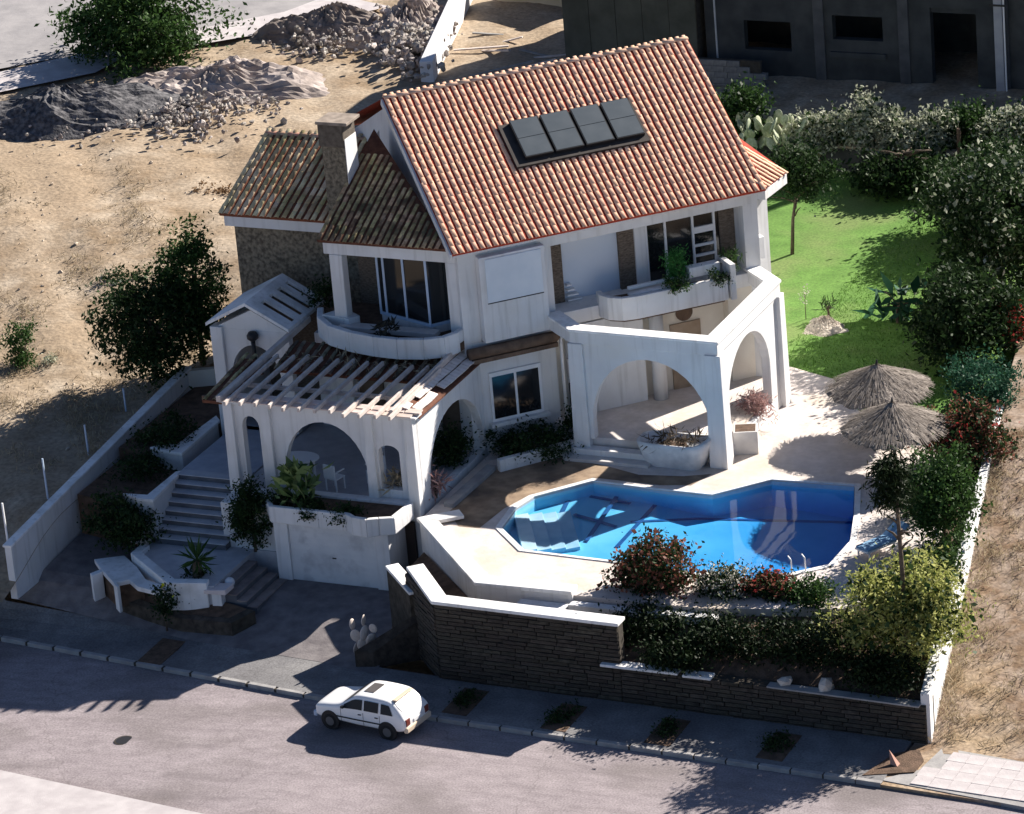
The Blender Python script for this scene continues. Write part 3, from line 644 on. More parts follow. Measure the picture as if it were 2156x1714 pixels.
# left wing with the bay window
YW = 4.6; tn = .45
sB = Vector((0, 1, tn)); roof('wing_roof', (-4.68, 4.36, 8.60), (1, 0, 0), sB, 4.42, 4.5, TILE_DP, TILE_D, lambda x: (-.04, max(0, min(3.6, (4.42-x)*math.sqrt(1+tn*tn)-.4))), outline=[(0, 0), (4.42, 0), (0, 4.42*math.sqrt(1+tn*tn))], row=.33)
mb = MB(); mb.add([(-4.62, 4.5, 8.5), (-4.62, 9, 8.5), (-4.62, 9, 10.5), (-.3, 4.5, 8.5), (-4.5, 9, 8.5)], [(0, 1, 2)]); mb.build('wing_cheek', STUCCO, villa)
part('wing_beam', STUCCO, (-4.6, -.25, YW-.05, YW+.3, 8.1, 8.52), frame='w')
part('wing_wall', STRIP, (-4.6, -.6, 6.7, 9, 2, 8.5), (-1.2, -.6, 5.3, 6.7, 5.7, 8.5), bevel=0, frame='w')
part('wing_ceiling', STUCCO, (-4.5, -.3, YW+.3, 6.7, 8.25, 8.35), bevel=0, frame='w')
mb = MB(); mb.prism([(-4.42, 4.52), (-4.0, 4.52), (-4.0, 4.9), (-4.42, 4.9)], 5.7, 8.1); mb.build('column', STUCCO, villa, bevel=.03)
part('pier', STUCCO, (-.62, -.12, 4.55, 5.2, 5.4, 8.1), frame='w')
# bay window: frame bars and panes
b = [Vector((-3.62, 6.6, 0)), Vector((-3.3, 5.42, 0)), Vector((-1.32, 4.72, 0)), Vector((-.66, 5.5, 0))]
bay = MB()
for i in range(3): bay.bar(b[i]+Vector((0, 0, 6.0)), b[i+1]+Vector((0, 0, 6.0)), .09, .09)
bay = bay.build('bay_window', BLUEFR, villa)
for i in range(3): MB().bar(b[i]+Vector((0, 0, 8.16)), b[i+1]+Vector((0, 0, 8.16)), .08, .08).build('head_rail', BLUEFR, bay)
posts = [b[0], b[1], b[1]+(b[2]-b[1])*.12, b[1]+(b[2]-b[1])*.52, b[1]+(b[2]-b[1])*.98, b[3]]
for q in posts: MB().bar(q+Vector((0, 0, 5.96)), q+Vector((0, 0, 8.2)), .07, .07).build('mullion', BLUEFR, bay)
for i in range(3): MB().add([b[i]+Vector((0, 0, 6)), b[i+1]+Vector((0, 0, 6)), b[i+1]+Vector((0, 0, 8.2)), b[i]+Vector((0, 0, 8.2))], [(0, 1, 2, 3)]).build('pane', GLASS, bay)
mb = MB(); mb.prism([q.xy for q in b], 5.72, 5.96); mb.build('bay_sill', STUCCO, villa)
# curved balcony parapet
ctrl = [(-5.35, 5.2), (-5.0, 4.45), (-4.35, 3.85), (-3.5, 3.5), (-2.6, 3.3), (-1.8, 3.25), (-1.0, 3.4), (-.45, 3.7), (-.2, 4.15), (-.15, 4.75)]
mb = MB(); polywall(mb, ctrl, 5.44, 6.08, .2); mb.build('balcony_parapet', STUCCO, villa, bevel=.03)
mb = MB(); mb.prism([(x+.02, y+.08) for x, y in ctrl]+[(-.3, 6.7), (-5.0, 6.7)], 5.46, 5.72); mb.build('balcony_floor', SOIL, villa)
part('balcony_slab', GREYP, (-4.2, -1.0, 4.2, 4.6, 5.8, 5.95), frame='w')
mb = MB(); mb.prism([(-4.9, 4.6), (-3.9, 4.4), (-3.7, 4.75), (-4.5, 5.3)], 5.7, 6.12); mb.build('balcony_bench', STUCCO, villa, bevel=.02)

# far left wing with rubble wall
zw, yw, tw = 8.0, 7.45, .40
roof('low_roof', (-9.6, yw-.05, zw+.02), (1, 0, 0), (0, 1, tw), 5.0, 3.8, mat('brown_red_pan', (.15, .05, .025), (.22, .075, .04), .9, 5., bump=.2), mat('sunny_old_tile', (.42, .32, .18), (.66, .55, .38), .85, 2.2, island=.22, bump=.2, c3=(.30, .24, .12), s3=1.), lambda x: (-.04, 3.7), row=.36, pitch=.25, hh=.4, r=.082)  # brighter copy of the old tile, sunlit tone put into its colour
mb = MB(); mb.prism([(-9.3, yw+.3), (-4.7, yw+.3), (-4.7, 13.5), (-9.3, 13.5)], 0, [zw-.35, zw-.35, 8.0, 8.0]); mb.build('rubble_wall', RUBBLE, villa)
part('low_fascia', STUCCO, (-9.5, -4.8, yw+.05, yw+.4, zw-.42, zw-.06), frame='w')
mb = MB(); mb.add([(-9.6, 10.98, 9.42), (-4.6, 10.98, 9.42), (-4.6, 14, 8.1), (-9.6, 14, 8.1)], [(0, 1, 2, 3)]); mb.build('low_back_slope', TILE_DP, villa)
rt = tile_mesh('ridge_tile', mat('ridge_terracotta', (.42, .22, .14), (.52, .30, .2), .85, 5., island=.2), .13, .46)
for i in range(11):
    o = obj('ridge_tile', rt, None, villa); M = Matrix(((0, 1, 0), (1, 0, 0), (0, 0, 1))).to_4x4(); M = Matrix((Vector((0, -1, 0)), Vector((1, 0, 0)), Vector((0, 0, 1)))).transposed().to_4x4(); M.translation = (-9.6+i*.4, 10.98, 9.42); o.matrix_local = M
# chimney
cc = at(716, 432, 8.9); x0, y0 = cc.x-.42, cc.y
ch = part('chimney', RUBBLE, (x0, x0+.78, y0, y0+.75, 8.2, 10.75), bevel=.02, frame='w')
part('chimney_lit_face', STUCCO, (x0+.782, x0+.80, y0-.01, y0+.76, 8.6, 11.0), frame='w', parent=ch, bevel=.004)  # white plate on the sunward side; its colour carries the sunlit look
part('chimney_cap', mat('chimney_brick', (.085, .07, .055), (.15, .125, .10), .9, 6., bump=.4), (x0-.06, x0+.77, y0-.06, y0+.8, 10.75, 11.45), frame='w', parent=ch, bevel=.03)
mb = MB(); mb.prism([(x0-.1, y0-.1), (x0+.95, y0-.1), (x0+.95, y0+.85), (x0-.1, y0+.85)], 11.45, 11.55); mb.build('chimney_slab', mat('chimney_top', (.20, .165, .135), (.32, .265, .22), .9, 4.), ch, bevel=.02)

# ---------------------------------------------------------------- porch
part('porch_base', STUCCO, (-5.9, .1, .1, 5.6, .1, PORCH-.03), frame='w', bevel=0)
mb = MB(); mb.prism([(-6.0, .05), (.12, .05), (.12, 5.4), (-6, 5.4)], PORCH-.03, PORCH); mb.build('porch_floor', mat('porch_paving', (.36, .35, .37), (.44, .43, .44), .7, 3.), villa)
archwall('porch_front_wall', (-5.95, 0), (.15, 0), .9, 5.08, .26, [(.5, 1.06, PORCH+.05, 4.3, 4.66), (1.8, 4.5, PORCH+.05, 3.0, 4.68), (4.88, 5.55, 2.75, 3.9, 4.14)], STUCCO, villa)
archwall('porch_side_wall', (.15, .0), (.15, 5.5), 1.2, 4.98, .26, [(.75, 4.55, PORCH+.02, 2.6, 4.45)], STUCCO, villa)
def pil(x, y, w, dpt, z0, z1, k=.04):
    mb = MB(); a = [(x-w/2-k, y-dpt-k), (x+w/2+k, y-dpt-k), (x+w/2+k, y+.1), (x-w/2-k, y+.1)]; bq = [(x-w/2, y-dpt), (x+w/2, y-dpt), (x+w/2, y+.1), (x-w/2, y+.1)]
    mb.add([(*p, z0) for p in a]+[(*p, z1) for p in bq], [(3, 2, 1, 0), (4, 5, 6, 7), (0, 1, 5, 4), (1, 2, 6, 5), (2, 3, 7, 6), (3, 0, 4, 7)]); return mb.build('porch_column', STUCCO, villa, bevel=.02)
pil(-5.82, 0, .3, .14, LAND-.1, 5.07); pil(-4.62, 0, .3, .12, 1.8, 5.07); pil(-1.28, 0, .26, .12, 1.8, 5.07); pil(.02, 0, .3, .14, .1, 5.07)
part('side_pier', STUCCO, (-.12, .22, 5.0, 5.55, 1.4, 5.0), frame='w')
part('porch_back_wall', STUCCO, (-5.6, -.4, 5.3, 5.6, PORCH, 5.2), frame='w', bevel=0)
part('porch_back_opening', mat('brown_doors', (.10, .075, .05), (.15, .11, .08), .5, 3.), (-1.5, -.7, 5.2, 5.3, PORCH, 4.3), frame='w', bevel=.01)
part('porch_back_opening', MATS['brown_doors'], (-4.2, -3.4, 5.2, 5.3, PORCH, 4.3), frame='w', bevel=.01)
for x in (-4.4, -2.6, -1.7): part('inner_column', STUCCO, (x-.16, x+.16, 4.9, 5.25, PORCH, 5.0), frame='w', bevel=.03)
part('bench', STUCCO, (-4.1, -1.7, 4.45, 4.9, PORCH, PORCH+.45), frame='w', bevel=.03)
# tile trim on the porch front
mb = MB(); mb.box(-6.05, .3, -.16, .3, 5.08, 5.14); mb.build('front_fascia', STUCCO, villa, bevel=.01)
te = MB().box(-.24, .24, -.12, .12, 0, .035).mesh('edge_tile'); te.materials.append(mat('edge_tile_pale', (.58, .47, .42), (.68, .57, .52), .85, 5., island=.12))
for r in range(2):
    for i in range(12):
        o = obj('edge_tile', te, None, villa); o.location = (-5.75+i*.515+r*.2, -.05+r*.22, 5.15+r*.05); o.rotation_euler = (.12, 0, random.gauss(0, .02))
# side tile strip on the arch wall
strip = mat('strip_tile_pale', (.66, .58, .53), (.78, .71, .67), .85, 5., island=.08)
MB().prism([(-.42, .15), (.28, .15), (.28, 5.45), (-.42, 5.45)], [5.22, 5.0, 5.0, 5.22], [5.27, 5.05, 5.05, 5.27]).build('side_strip', TILE_DP, villa)
st = MB().box(-.13, .13, -.2, .2, 0, .035).mesh('strip_tile'); st.materials.append(strip)
for i in range(12):
    for j in range(2):
        if random.random() < .06: continue
        o = obj('strip_tile', st, None, villa); x = -.22+j*.3+random.uniform(-.015, .015); o.location = (x, .4+i*.43+(j % 2)*.2, 5.19-(x+.05)*.31+.02); o.rotation_euler = (0, .3, random.gauss(0, .03))
# tiled roof strip under the balcony
roof('porch_roof', (-5.7, 2.75, 5.0), (1, 0, 0), (0, 1, .24), 5.2, 1.5, TILE_DP, mat('dark_porch_tile', (.07, .055, .04), (.22, .18, .13), .9, 5., island=.4, bump=.2), lambda x: (-.03, 1.4), pitch=.30, row=.36, jit=2.)  # tiles coloured extra dark so the gaps between the rafters read dark
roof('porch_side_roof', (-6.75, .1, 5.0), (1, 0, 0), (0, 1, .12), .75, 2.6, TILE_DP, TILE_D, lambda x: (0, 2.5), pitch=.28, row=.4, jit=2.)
# entrance gable with slotted slab roof
gx0, gx1, gy0, gy1, gz, ga = -8.72, -5.9, 4.25, 6.85, 5.58, 6.32; gm = (gx0+gx1)/2
ent = archwall('entrance_wall', (-8.5, gy0+.15), (-6.0, gy0+.15), .8, 5.5, .26, [(.45, 2.1, PORCH, 3.9, 5.0)], STUCCO, villa)
mb = MB(); mb.add([(-8.5, gy0+.15, 5.5), (-6.0, gy0+.15, 5.5), (gm+.1, gy0+.15, 6.14), (-8.5, gy0+.41, 5.5), (-6.0, gy0+.41, 5.5), (gm+.1, gy0+.41, 6.14)], [(0, 1, 2), (5, 4, 3), (0, 2, 5, 3), (1, 4, 5, 2), (0, 3, 4, 1)]); mb.build('entrance_gable', STUCCO, villa)
mb = MB(); th = .1
mb.add([(gx0, gy0, gz), (gm, gy0, ga), (gm, gy1, ga), (gx0, gy1, gz), (gx0, gy0, gz+th), (gm, gy0, ga+th), (gm, gy1, ga+th), (gx0, gy1, gz+th)], [(3, 2, 1, 0), (4, 5, 6, 7), (0, 1, 5, 4), (2, 3, 7, 6), (3, 0, 4, 7), (1, 2, 6, 5)])
mb.build('gable_slab', COPING, villa)
sv = lambda x: gz+(ga-gz)*(gx1-x)/(gx1-gm)
gs = MB(); ybars = [gy0]+[gy0+.52+.56*i for i in range(4)]+[gy1]
xin0, xin1 = gm+.28, gx1-.12
def gslab(x0, x1, ya, yb): gs.prism([(x0, ya), (x1, ya), (x1, yb), (x0, yb)], [sv(x0), sv(x1), sv(x1), sv(x0)], [sv(x0)+th, sv(x1)+th, sv(x1)+th, sv(x0)+th])
gslab(gm+.002, xin0, gy0, gy1); gslab(xin1, gx1, gy0, gy1)
yy = [gy0, gy0+.5, gy0+.78, gy0+1.06, gy0+1.34, gy0+1.62, gy0+1.9, gy0+2.18, gy0+2.4, gy1]
for i in range(0, len(yy)-1, 2): gslab(xin0, xin1, yy[i], yy[i+1])
gs.build('slotted_slab', COPING, villa)
part('entrance_side_wall', STUCCO, (-8.5, -8.25, gy0+.41, 7.9, .8, 5.55), frame='w'); part('entrance_pillar', STUCCO, (-8.6, -8.2, gy0+.02, gy0+.42, .8, 5.56), frame='w', bevel=.02)
part('entrance_floor', mat('entrance_paving', (.34, .36, .42), (.42, .44, .49), .7, 3.), (-8.3, -5.95, 1.05, 7.7, .4, PORCH), frame='w', bevel=0)
part('entrance_back', STRIP, (-8.2, -5.6, 7.0, 7.3, PORCH, 5.4), frame='w', bevel=0)

# ---------------------------------------------------------------- garage
part('garage_wall', STUCCO, (-4.0, -3.55, -1.42, 0, .1, 2.05), (-.78, -.3, -1.42, 0, .1, 2.05), (-3.55, -.78, -1.42, 0, 1.98, 2.05), frame='w')
gd = part('garage_door', DOORM, (-3.55, -.78, -1.34, -1.2, .18, 1.98), frame='w', bevel=0)
mb = MB()
for k in range(9): mb.box(-3.54, -.79, -1.345, -1.34, .2+k*.2, .37+k*.2)
mb.build('door_panel', DOORM, gd, bevel=.004); part('handle', BLACK, (-2.2, -2.08, -1.37, -1.34, 1.0, 1.03), frame='w', parent=gd, bevel=0)
part('cellar_door', mat('dark_door', (.05, .035, .03), rough=.6), (-.3, .0, -.3, -.2, .1, 1.9), frame='w', bevel=0)
part('stair_wall', STUCCO, (-5.95, -4.0, -.95, 0, LAND-.2, 2.25), frame='w', bevel=.03)
ctl = [(-4.35, -.2), (-4.35, -1.1), (-4.0, -1.55), (-2.4, -1.6), (-1.5, -1.62), (-1.2, -1.85), (-.7, -1.9), (-.4, -1.7), (.0, -1.5), (.05, -.3)]
mb = MB(); polywall(mb, ctl, 2.05, [2.5, 2.52, 2.56, 2.58, 2.6, 2.62, 2.62, 2.6, 2.58, 2.55], .16); mb.build('garage_planter', STUCCO, villa, bevel=.03)
mb = MB(); mb.prism([(x*.98-.02, y*.97) for x, y in ctl], 2.06, 2.42); mb.build('planter_soil', SOIL, villa)
part('planter_back', STUCCO, (-4.2, -.1, -.32, -.02, 2.05, 2.5), frame='w', bevel=.03)

# ---------------------------------------------------------------- terrace with arches
T0, T1, T2, T3, T4 = (1.75, 6.15), (2.95, 5.12), (7.62, 5.05), (7.66, 10.2), (6.55, 11.25)
BT = 6.02
mb = MB(); polywall(mb, [T0, T1, T2, T3, T4], 5.62, BT, .42); mb.build('terrace_beam', STUCCO, villa, bevel=.02)
mb = MB(); polywall(mb, [(T0[0]-.02, T0[1]-.02), (T1[0]-.02, T1[1]-.05), (T2[0]+.05, T2[1]-.05), (T3[0]+.05, T3[1]+.02), (T4[0], T4[1]+.05)], BT-.02, BT+.06, .5); mb.build('beam_coping', COPING, villa, bevel=.02)
archwall('terrace_front_wall', (2.98, 5.17), (7.6, 5.10), TERR, 5.64, .28, [(.5, 4.25, TERR, 3.2, 5.28)], STUCCO, villa)
archwall('terrace_side_wall', (7.57, 5.1), (7.61, 10.15), DECK, 5.64, .28, [(.7, 4.05, TERR-.1, 3.7, 5.35)], STUCCO, villa)
def col(x, y, w, z0, z1, k=.03):
    mb = MB(); a = w/2+k; c = w/2
    mb.add([(x-a, y-a, z0), (x+a, y-a, z0), (x+a, y+a, z0), (x-a, y+a, z0), (x-c, y-c, z1), (x+c, y-c, z1), (x+c, y+c, z1), (x-c, y+c, z1)], [(3, 2, 1, 0), (4, 5, 6, 7), (0, 1, 5, 4), (1, 2, 6, 5), (2, 3, 7, 6), (3, 0, 4, 7)]); return mb.build('terrace_column', STUCCO, villa, bevel=.02)
col(3.1, 5.3, .46, DECK, 5.64); col(7.46, 5.24, .5, DECK, 5.64); col(7.52, 10.1, .42, DECK, 5.64); col(6.55, 11.05, .34, DECK, 5.64)
mb = MB(); mb.prism([T0, (3.1, 5.3), (7.4, 5.25), (7.4, 10.0), (6.5, 11.2), tuple(A(6.8, -.4).xy), tuple(A(0, -.4).xy)], 1.9, TERR); mb.build('terrace_floor', DECKM, villa)
stp = MB(); stp.prism([(1.75, 6.0), (2.9, 4.86), (5.4, 4.85), (5.4, 5.2), (3.1, 5.2), (2.0, 6.3)], 1.9, TERR-.22); stp.build('terrace_step', STUCCO, villa, bevel=.01)
stp = MB(); stp.prism([(1.6, 5.75), (2.75, 4.5), (5.4, 4.5), (5.4, 4.87), (2.9, 4.87), (1.7, 6.0)], 1.9, TERR-.4); stp.build('terrace_step', GREYP, villa, bevel=.01)
# rooms behind the terrace
part('terrace_back_wall', STUCCO2, (.1, 6.8, -.92, -.3, TERR, 5.55), bevel=0)
part('inner_wall', STUCCO, (.5, 2.9, -.3, .1, TERR, 5.5)); mb = MB(); mb.tube([A(3.3, .15, TERR), A(3.3, .15, 5.5)], .22, 16); mb.build('round_column', STUCCO, villa, smooth=True)
part('terrace_door', mat('brown_terrace_door', (.30, .22, .15), (.38, .29, .21), .6, 3.), (3.9, 4.9, -.3, -.24, TERR, 4.7), bevel=.01)
mb = MB(); c = A(4.4, -.28, 5.02); mb.tube([c, c+Vector((Q2, -Q2, 0))*.03], .28, 20); mb.build('round_vent', DARKWOOD, villa)
# sweeping balcony planter box on the upper floor
bp_ = [A(1.55, -.1), A(1.5, .25), A(1.62, .62), A(1.95, .92), A(2.4, 1.02), A(5.35, 1.05), A(5.4, .3)]
mb = MB(); polywall(mb, [q.xy for q in bp_], 5.64, 6.36, .16); mb.build('balcony_planter', STUCCO, villa, bevel=.02)
cb = sum((q.xy for q in bp_), Vector((0, 0)))/len(bp_); mb = MB(); mb.prism([cb+(q.xy-cb)*.95 for q in bp_], 5.6, 6.12); mb.build('balcony_planter_soil', SOIL, villa)
part('balcony_end_wall', STUCCO, (5.42, 5.6, .1, 1.1, 5.62, 6.75)); part('balcony_rail', WHITEP, (2.4, 4.6, .30, .42, 6.36, 6.46)); part('balcony_rail', COPING, (2.3, 3.6, .55, .8, 6.28, 6.36))
part('terrace_side_panel', STUCCO2, (5.7, 6.6, -.3, .1, TERR, 5.6))
part('balcony_trough', COPING, (4.3, 5.3, .32, .62, 6.4, 6.72))

# ================================================================== WALLS AND STAIRS ROUND THE VILLA
def stairs_thing(name, label, steps, m, loc):
    e = empty(name, loc, label, 'steps'); L0 = Vector(loc)
    for s in steps:
        MB().box(s[0]-L0.x, s[1]-L0.x, s[2]-L0.y, s[3]-L0.y, s[4]-L0.z, s[5]-L0.z).build('step', STEPD, e, bevel=.006)
        MB().box(s[0]-L0.x-.004, s[1]-L0.x+.004, s[2]-L0.y-(.03 if m is STEPM else .004), s[3]-L0.y, s[5]-L0.z, s[5]-L0.z+.03).build('tread', m, e, bevel=.008)
    return e
STEPM = mat('step_stone', (.42, .42, .45), (.52, .52, .54), .8, 3., bump=.1); STEPD = mat('step_riser_shade', (.09, .095, .11), (.14, .145, .16), .85, 3.)  # risers far darker than treads: shade on the step fronts put into colour
STEPB = mat('step_brown', (.20, .16, .15), (.30, .25, .23), .85, 3., bump=.1)
st_ = []
for i in range(8): st_.append((-8.25, -5.75, -1.25+.285*i, 1.1, LAND-.05+.17*i, LAND+.17*(i+1)-.001*i))
stairs_thing('entrance_stairs', 'pale stone flight of eight steps rising to the porch beside the arched front', st_, STEPM, (-7, -1.25, LAND))
st_ = [(-4.95+.31*i, -4.95+.31*(i+1), -3.45, -1.45, .0, LAND-.16*(i+1)) for i in range(4)]
stairs_thing('driveway_steps', 'short brown flight of steps down to the driveway left of the garage', st_, STEPB, (-4.3, -2.4, .1))
struct(MB().prism([(-8.3, -1.25), (-8.3, -2.3), (-6.2, -3.9), (-4.95, -3.6), (-4.95, -1.0), (-4.0, -1.0), (-4.0, -.9), (-5.7, -.9)], .05, LAND).build('landing', STEPM, bevel=.01))
# landing parapet
mb = MB(); polywall(mb, [(-8.35, -1.7), (-8.35, -2.35), (-6.25, -4.0), (-5.1, -3.75)], .1, LAND+.14, .3); tag(mb.build('landing_parapet', COPING, bevel=.02), 'low white parapet bent round the stair landing', 'parapet')
# white planter with two splayed legs
pl = empty('front_planter', tuple(at(250, 1230, .2)), 'white angular planter block with two splayed legs facing the street', 'planter')
lc = Vector(pl.location)
def rel(px, py, z): q = at(px, py, z)-lc; return (q.x, q.y)
top = [(198, 1177), (262, 1169), (289, 1194), (307, 1219), (338, 1230), (338, 1247), (289, 1235), (272, 1220), (239, 1227), (211, 1196)]
MB().prism([rel(x, y, .85) for x, y in top], .5, .65).build('top_slab', COPING, pl, bevel=.02)
MB().prism([rel(189, 1206, .85), rel(212, 1197, .85), rel(216, 1202, .85), rel(193, 1212, .85)], -.2, .64).build('leg', COPING, pl, bevel=.02)
MB().prism([rel(238, 1227, .85), rel(246, 1236, .85), rel(252, 1232, .85), rel(243, 1224, .85)], -.2, .64).build('leg', COPING, pl, bevel=.02)
MB().prism([rel(x, y, .85) for x, y in [(205, 1180), (262, 1172), (300, 1219), (240, 1222), (214, 1196)]], -.2, .5).build('planter_box', SOIL, pl)
# low front bed with dark stone edge and pillar
mb = MB(); polywall(mb, [(-7.6, -4.5), (-5.2, -5.3), (-3.6, -5.2), (-3.3, -4.3)], .1, .55, .3); tag(mb.build('front_bed_wall', STONE), 'low dark stone edge of the front bed by the pavement', 'wall')
struct(fillpoly('front_bed', [(-8.0, -3.2), (-7.5, -4.45), (-5.2, -5.2), (-3.7, -5.1), (-3.4, -4.2), (-5.0, -3.7), (-6.2, -4.05)], [], .5, SOIL))
pc = at(462, 1262, .6)
ga_ = empty('gate_pillar', (pc.x, pc.y, .12), 'short white gate pillar with pinkish sloping cap beside the driveway steps', 'pillar')
MB().box(-.16, .16, -.16, .16, 0, .75).build('shaft', COPING, ga_, bevel=.02)
MB().prism([(-.32, -.3), (.36, -.24), (.36, .3), (-.32, .24)], .75, [.86, .92, .92, .86]).build('cap', mat('pink_cap', (.66, .57, .55), (.72, .63, .61), .8, 3.), ga_, bevel=.02)
MB().prism([(-2.0, .05), (-.3, -.2), (-.3, .12), (-2.0, .35)], .5, .62).build('coping', COPING, ga_, bevel=.02)
gl_ = empty('globe_lamp', tuple(at(488, 1262, .3)), 'small globe lamp on a dark post beside the driveway steps', 'lamp')
MB().tube([(0, 0, 0), (0, 0, .42)], .04, 8).build('post', BLACK, gl_, smooth=True)
bm = bmesh.new(); bmesh.ops.create_uvsphere(bm, u_segments=16, v_segments=10, radius=.15); me = bpy.data.meshes.new('globe'); bm.to_mesh(me); bm.free()
g = obj('globe', me, mat('lamp_globe', (.62, .64, .68), rough=.3), gl_, True); g.location = (0, 0, .55)
# garden terraces on the left of the stairs
for nm, pix, z, d, lb in [('terrace_wall', [(315, 941), (345, 934), (373, 934), (455, 874), (463, 884), (383, 954), (345, 949)], 2.38, 1.6, 'white bent coping of the upper garden terrace left of the porch'),
                      ('terrace_wall', [(258, 1038), (310, 1041), (370, 992), (385, 990), (322, 1052), (290, 1049)], 2.2, 1.6, 'white bent coping of the lower garden terrace left of the stairs')]:
    P = [tuple(at(x, y, z).xy) for x, y in pix]; e = empty(nm, (P[0][0], P[0][1], z-d), lb, 'wall', 'garden terrace walls'); o0 = e.location.xy
    Pc = [Vector(q)-o0 for q in P]; MB().prism(Pc, d-.1, d).build('coping', COPING, e, bevel=.02)
    cen = sum(Pc, Vector((0, 0)))/len(Pc); MB().prism([q+(cen-q)*.06 for q in Pc], 0, d-.1).build('wall_body', STUCCO, e)
struct(fillpoly('upper_terrace_bed', [(LW+.1, 2.3), (-8.9, 2.2), (-8.75, 5.0), (-8.6, 7.6), (LW+.1, 7.6)], [], 2.15, SOIL, thick=1.5))
struct(fillpoly('lower_terrace_bed', [(LW+.1, -.4), (-8.4, -.75), (-8.35, 1.4), (-8.8, 2.2), (LW+.1, 2.3)], [], 1.75, SOIL, thick=1.5))
# left boundary wall
bw = empty('boundary_wall', (LW, -4.2, 0), 'long grey-white boundary wall with coping along the vacant lot', 'wall')
mb = MB(); mb.prism([(-.02, 0), (-.02, 11.6), (-.24, 11.6), (-.24, 0)], 0, [1.66, 2.72, 2.72, 1.66]); mb.build('wall_body', STUCCO, bw)
mb = MB(); mb.prism([(.02, -.05), (.02, 11.62), (-.28, 11.62), (-.28, -.05)], [1.66, 2.72, 2.72, 1.66], [1.74, 2.8, 2.8, 1.74]); mb.build('coping', COPING, bw, bevel=.02)
mb = MB(); mb.prism([(-.02, 11.4), (2.0, 12.4), (1.9, 12.6), (-.12, 11.6)], 0, 2.7); mb.build('return_wall', STUCCO2, bw)
for i, (px, py, h, dd) in enumerate([(16, 1135, 1.15, 'nearest the street'), (100, 1040, 1.15, 'second from the street'), (187, 958, 1.0, 'third from the street'), (268, 880, 1.0, 'farthest from the street')]):
    c = at(px, py, 1.75); tag(MB().bar((c.x, c.y, 1.0), (c.x-.02, c.y, 1.75+h), .045, .045).build('fence_post', BLUEFR if i else WHITEP), 'thin pale fence post outside the left wall, '+dd, 'fence post', 'thin fence posts along the left wall')

# ---------------------------------------------------------------- stone street wall
sw = empty('street_wall', (1.75, -4.5, 0), 'dark coursed stone street wall with broad white coping', 'wall')
O_ = Vector((1.75, -4.5, 0))
segs = [((1.78, -4.5), (3.42, -6.18), 2.40), ((3.42, -6.18), (8.9, -6.30), 2.40), ((8.9, -6.30), (17.62, -6.56), 1.18), ((17.62, -6.56), (17.62, -5.9), 1.18)]
core = MB()
for a, b_, zt in segs:
    wallseg(core, Vector((*a, 0))-O_, Vector((*b_, 0))-O_, 0, zt, .3)
core.build('wall_core', MORTAR, sw)
stm = []
for k in range(3):
    mb = MB(); j = lambda s: random.uniform(-s, s)
    f0 = [(-.5, 0, -.5), (.5, 0, -.5), (.5, 0, .5), (-.5, 0, .5)]; f1 = [(-.47+j(.03), -1+j(.25), -.42+j(.05)), (.47+j(.03), -1+j(.25), -.42+j(.05)), (.47+j(.03), -1+j(.25), .42+j(.05)), (-.47+j(.03), -1+j(.25), .42+j(.05))]
    mb.add(f0+f1, [(4, 5, 6, 7), (0, 1, 5, 4), (1, 2, 6, 5), (2, 3, 7, 6), (3, 0, 4, 7)]); me = mb.mesh('stone'); me.materials.append(STONE); stm.append(me)
cells = []
for a, b_, zt in segs[:3]:
    a, b_ = Vector((*a, 0)), Vector((*b_, 0)); d = (b_-a).normalized(); Lg = (b_-a).length; rows = int((zt-.06)/.115); h = (zt-.04)/rows
    for r in range(rows):
        x = 0
        while x < Lg-.02:
            w = min(random.uniform(.35, .95), Lg-x)
            if Lg-x-w < .15: w = Lg-x
            cells.append((a+d*(x+w/2)+Vector((0, 0, .03+h*(r+.5))), d, w, h)); x += w
random.shuffle(cells); jn = MB()
for i, (p, d, w, h) in enumerate(cells):
    M = Matrix((d, Vector((-d.y, d.x, 0)), Vector((0, 0, 1)))).transposed().to_4x4() @ Matrix.Diagonal((w-.008, .05+random.uniform(0, .025), h-.007, 1)); M.translation = p-O_
    me = random.choice(stm)
    if i < 300: o = obj('stone', me, None, sw); o.matrix_local = M
    else: jn.add([M @ v_.co for v_ in me.vertices], [tuple(q.vertices) for q in me.polygons])
if jn.v: tag(jn.build('stone_field', STONE, sw), kind='stuff')
mb = MB(); polywall(mb, [(1.70-O_.x, -4.35-O_.y), (3.36-O_.x, -6.30-O_.y), (8.95-O_.x, -6.42-O_.y)], 2.40, 2.50, .50); mb.build('coping', COPING, sw, bevel=.02)
for x0_, x1_ in ((8.36, 10.62), (10.78, 11.6)): MB().box(x0_-O_.x, x1_-O_.x, -6.52-O_.y-(x0_-8.9)*.03, -6.16-O_.y-(x0_-8.9)*.03, 1.19, 1.27).build('coping', COPING, sw, bevel=.02)
mb = MB(); mb.prism([(13.2-O_.x, -6.6-O_.y), (17.5-O_.x, -6.75-O_.y), (17.5-O_.x, -6.4-O_.y), (13.2-O_.x, -6.3-O_.y)], 1.185, 1.235); mb.build('ledge', KERBM, sw, bevel=.01)
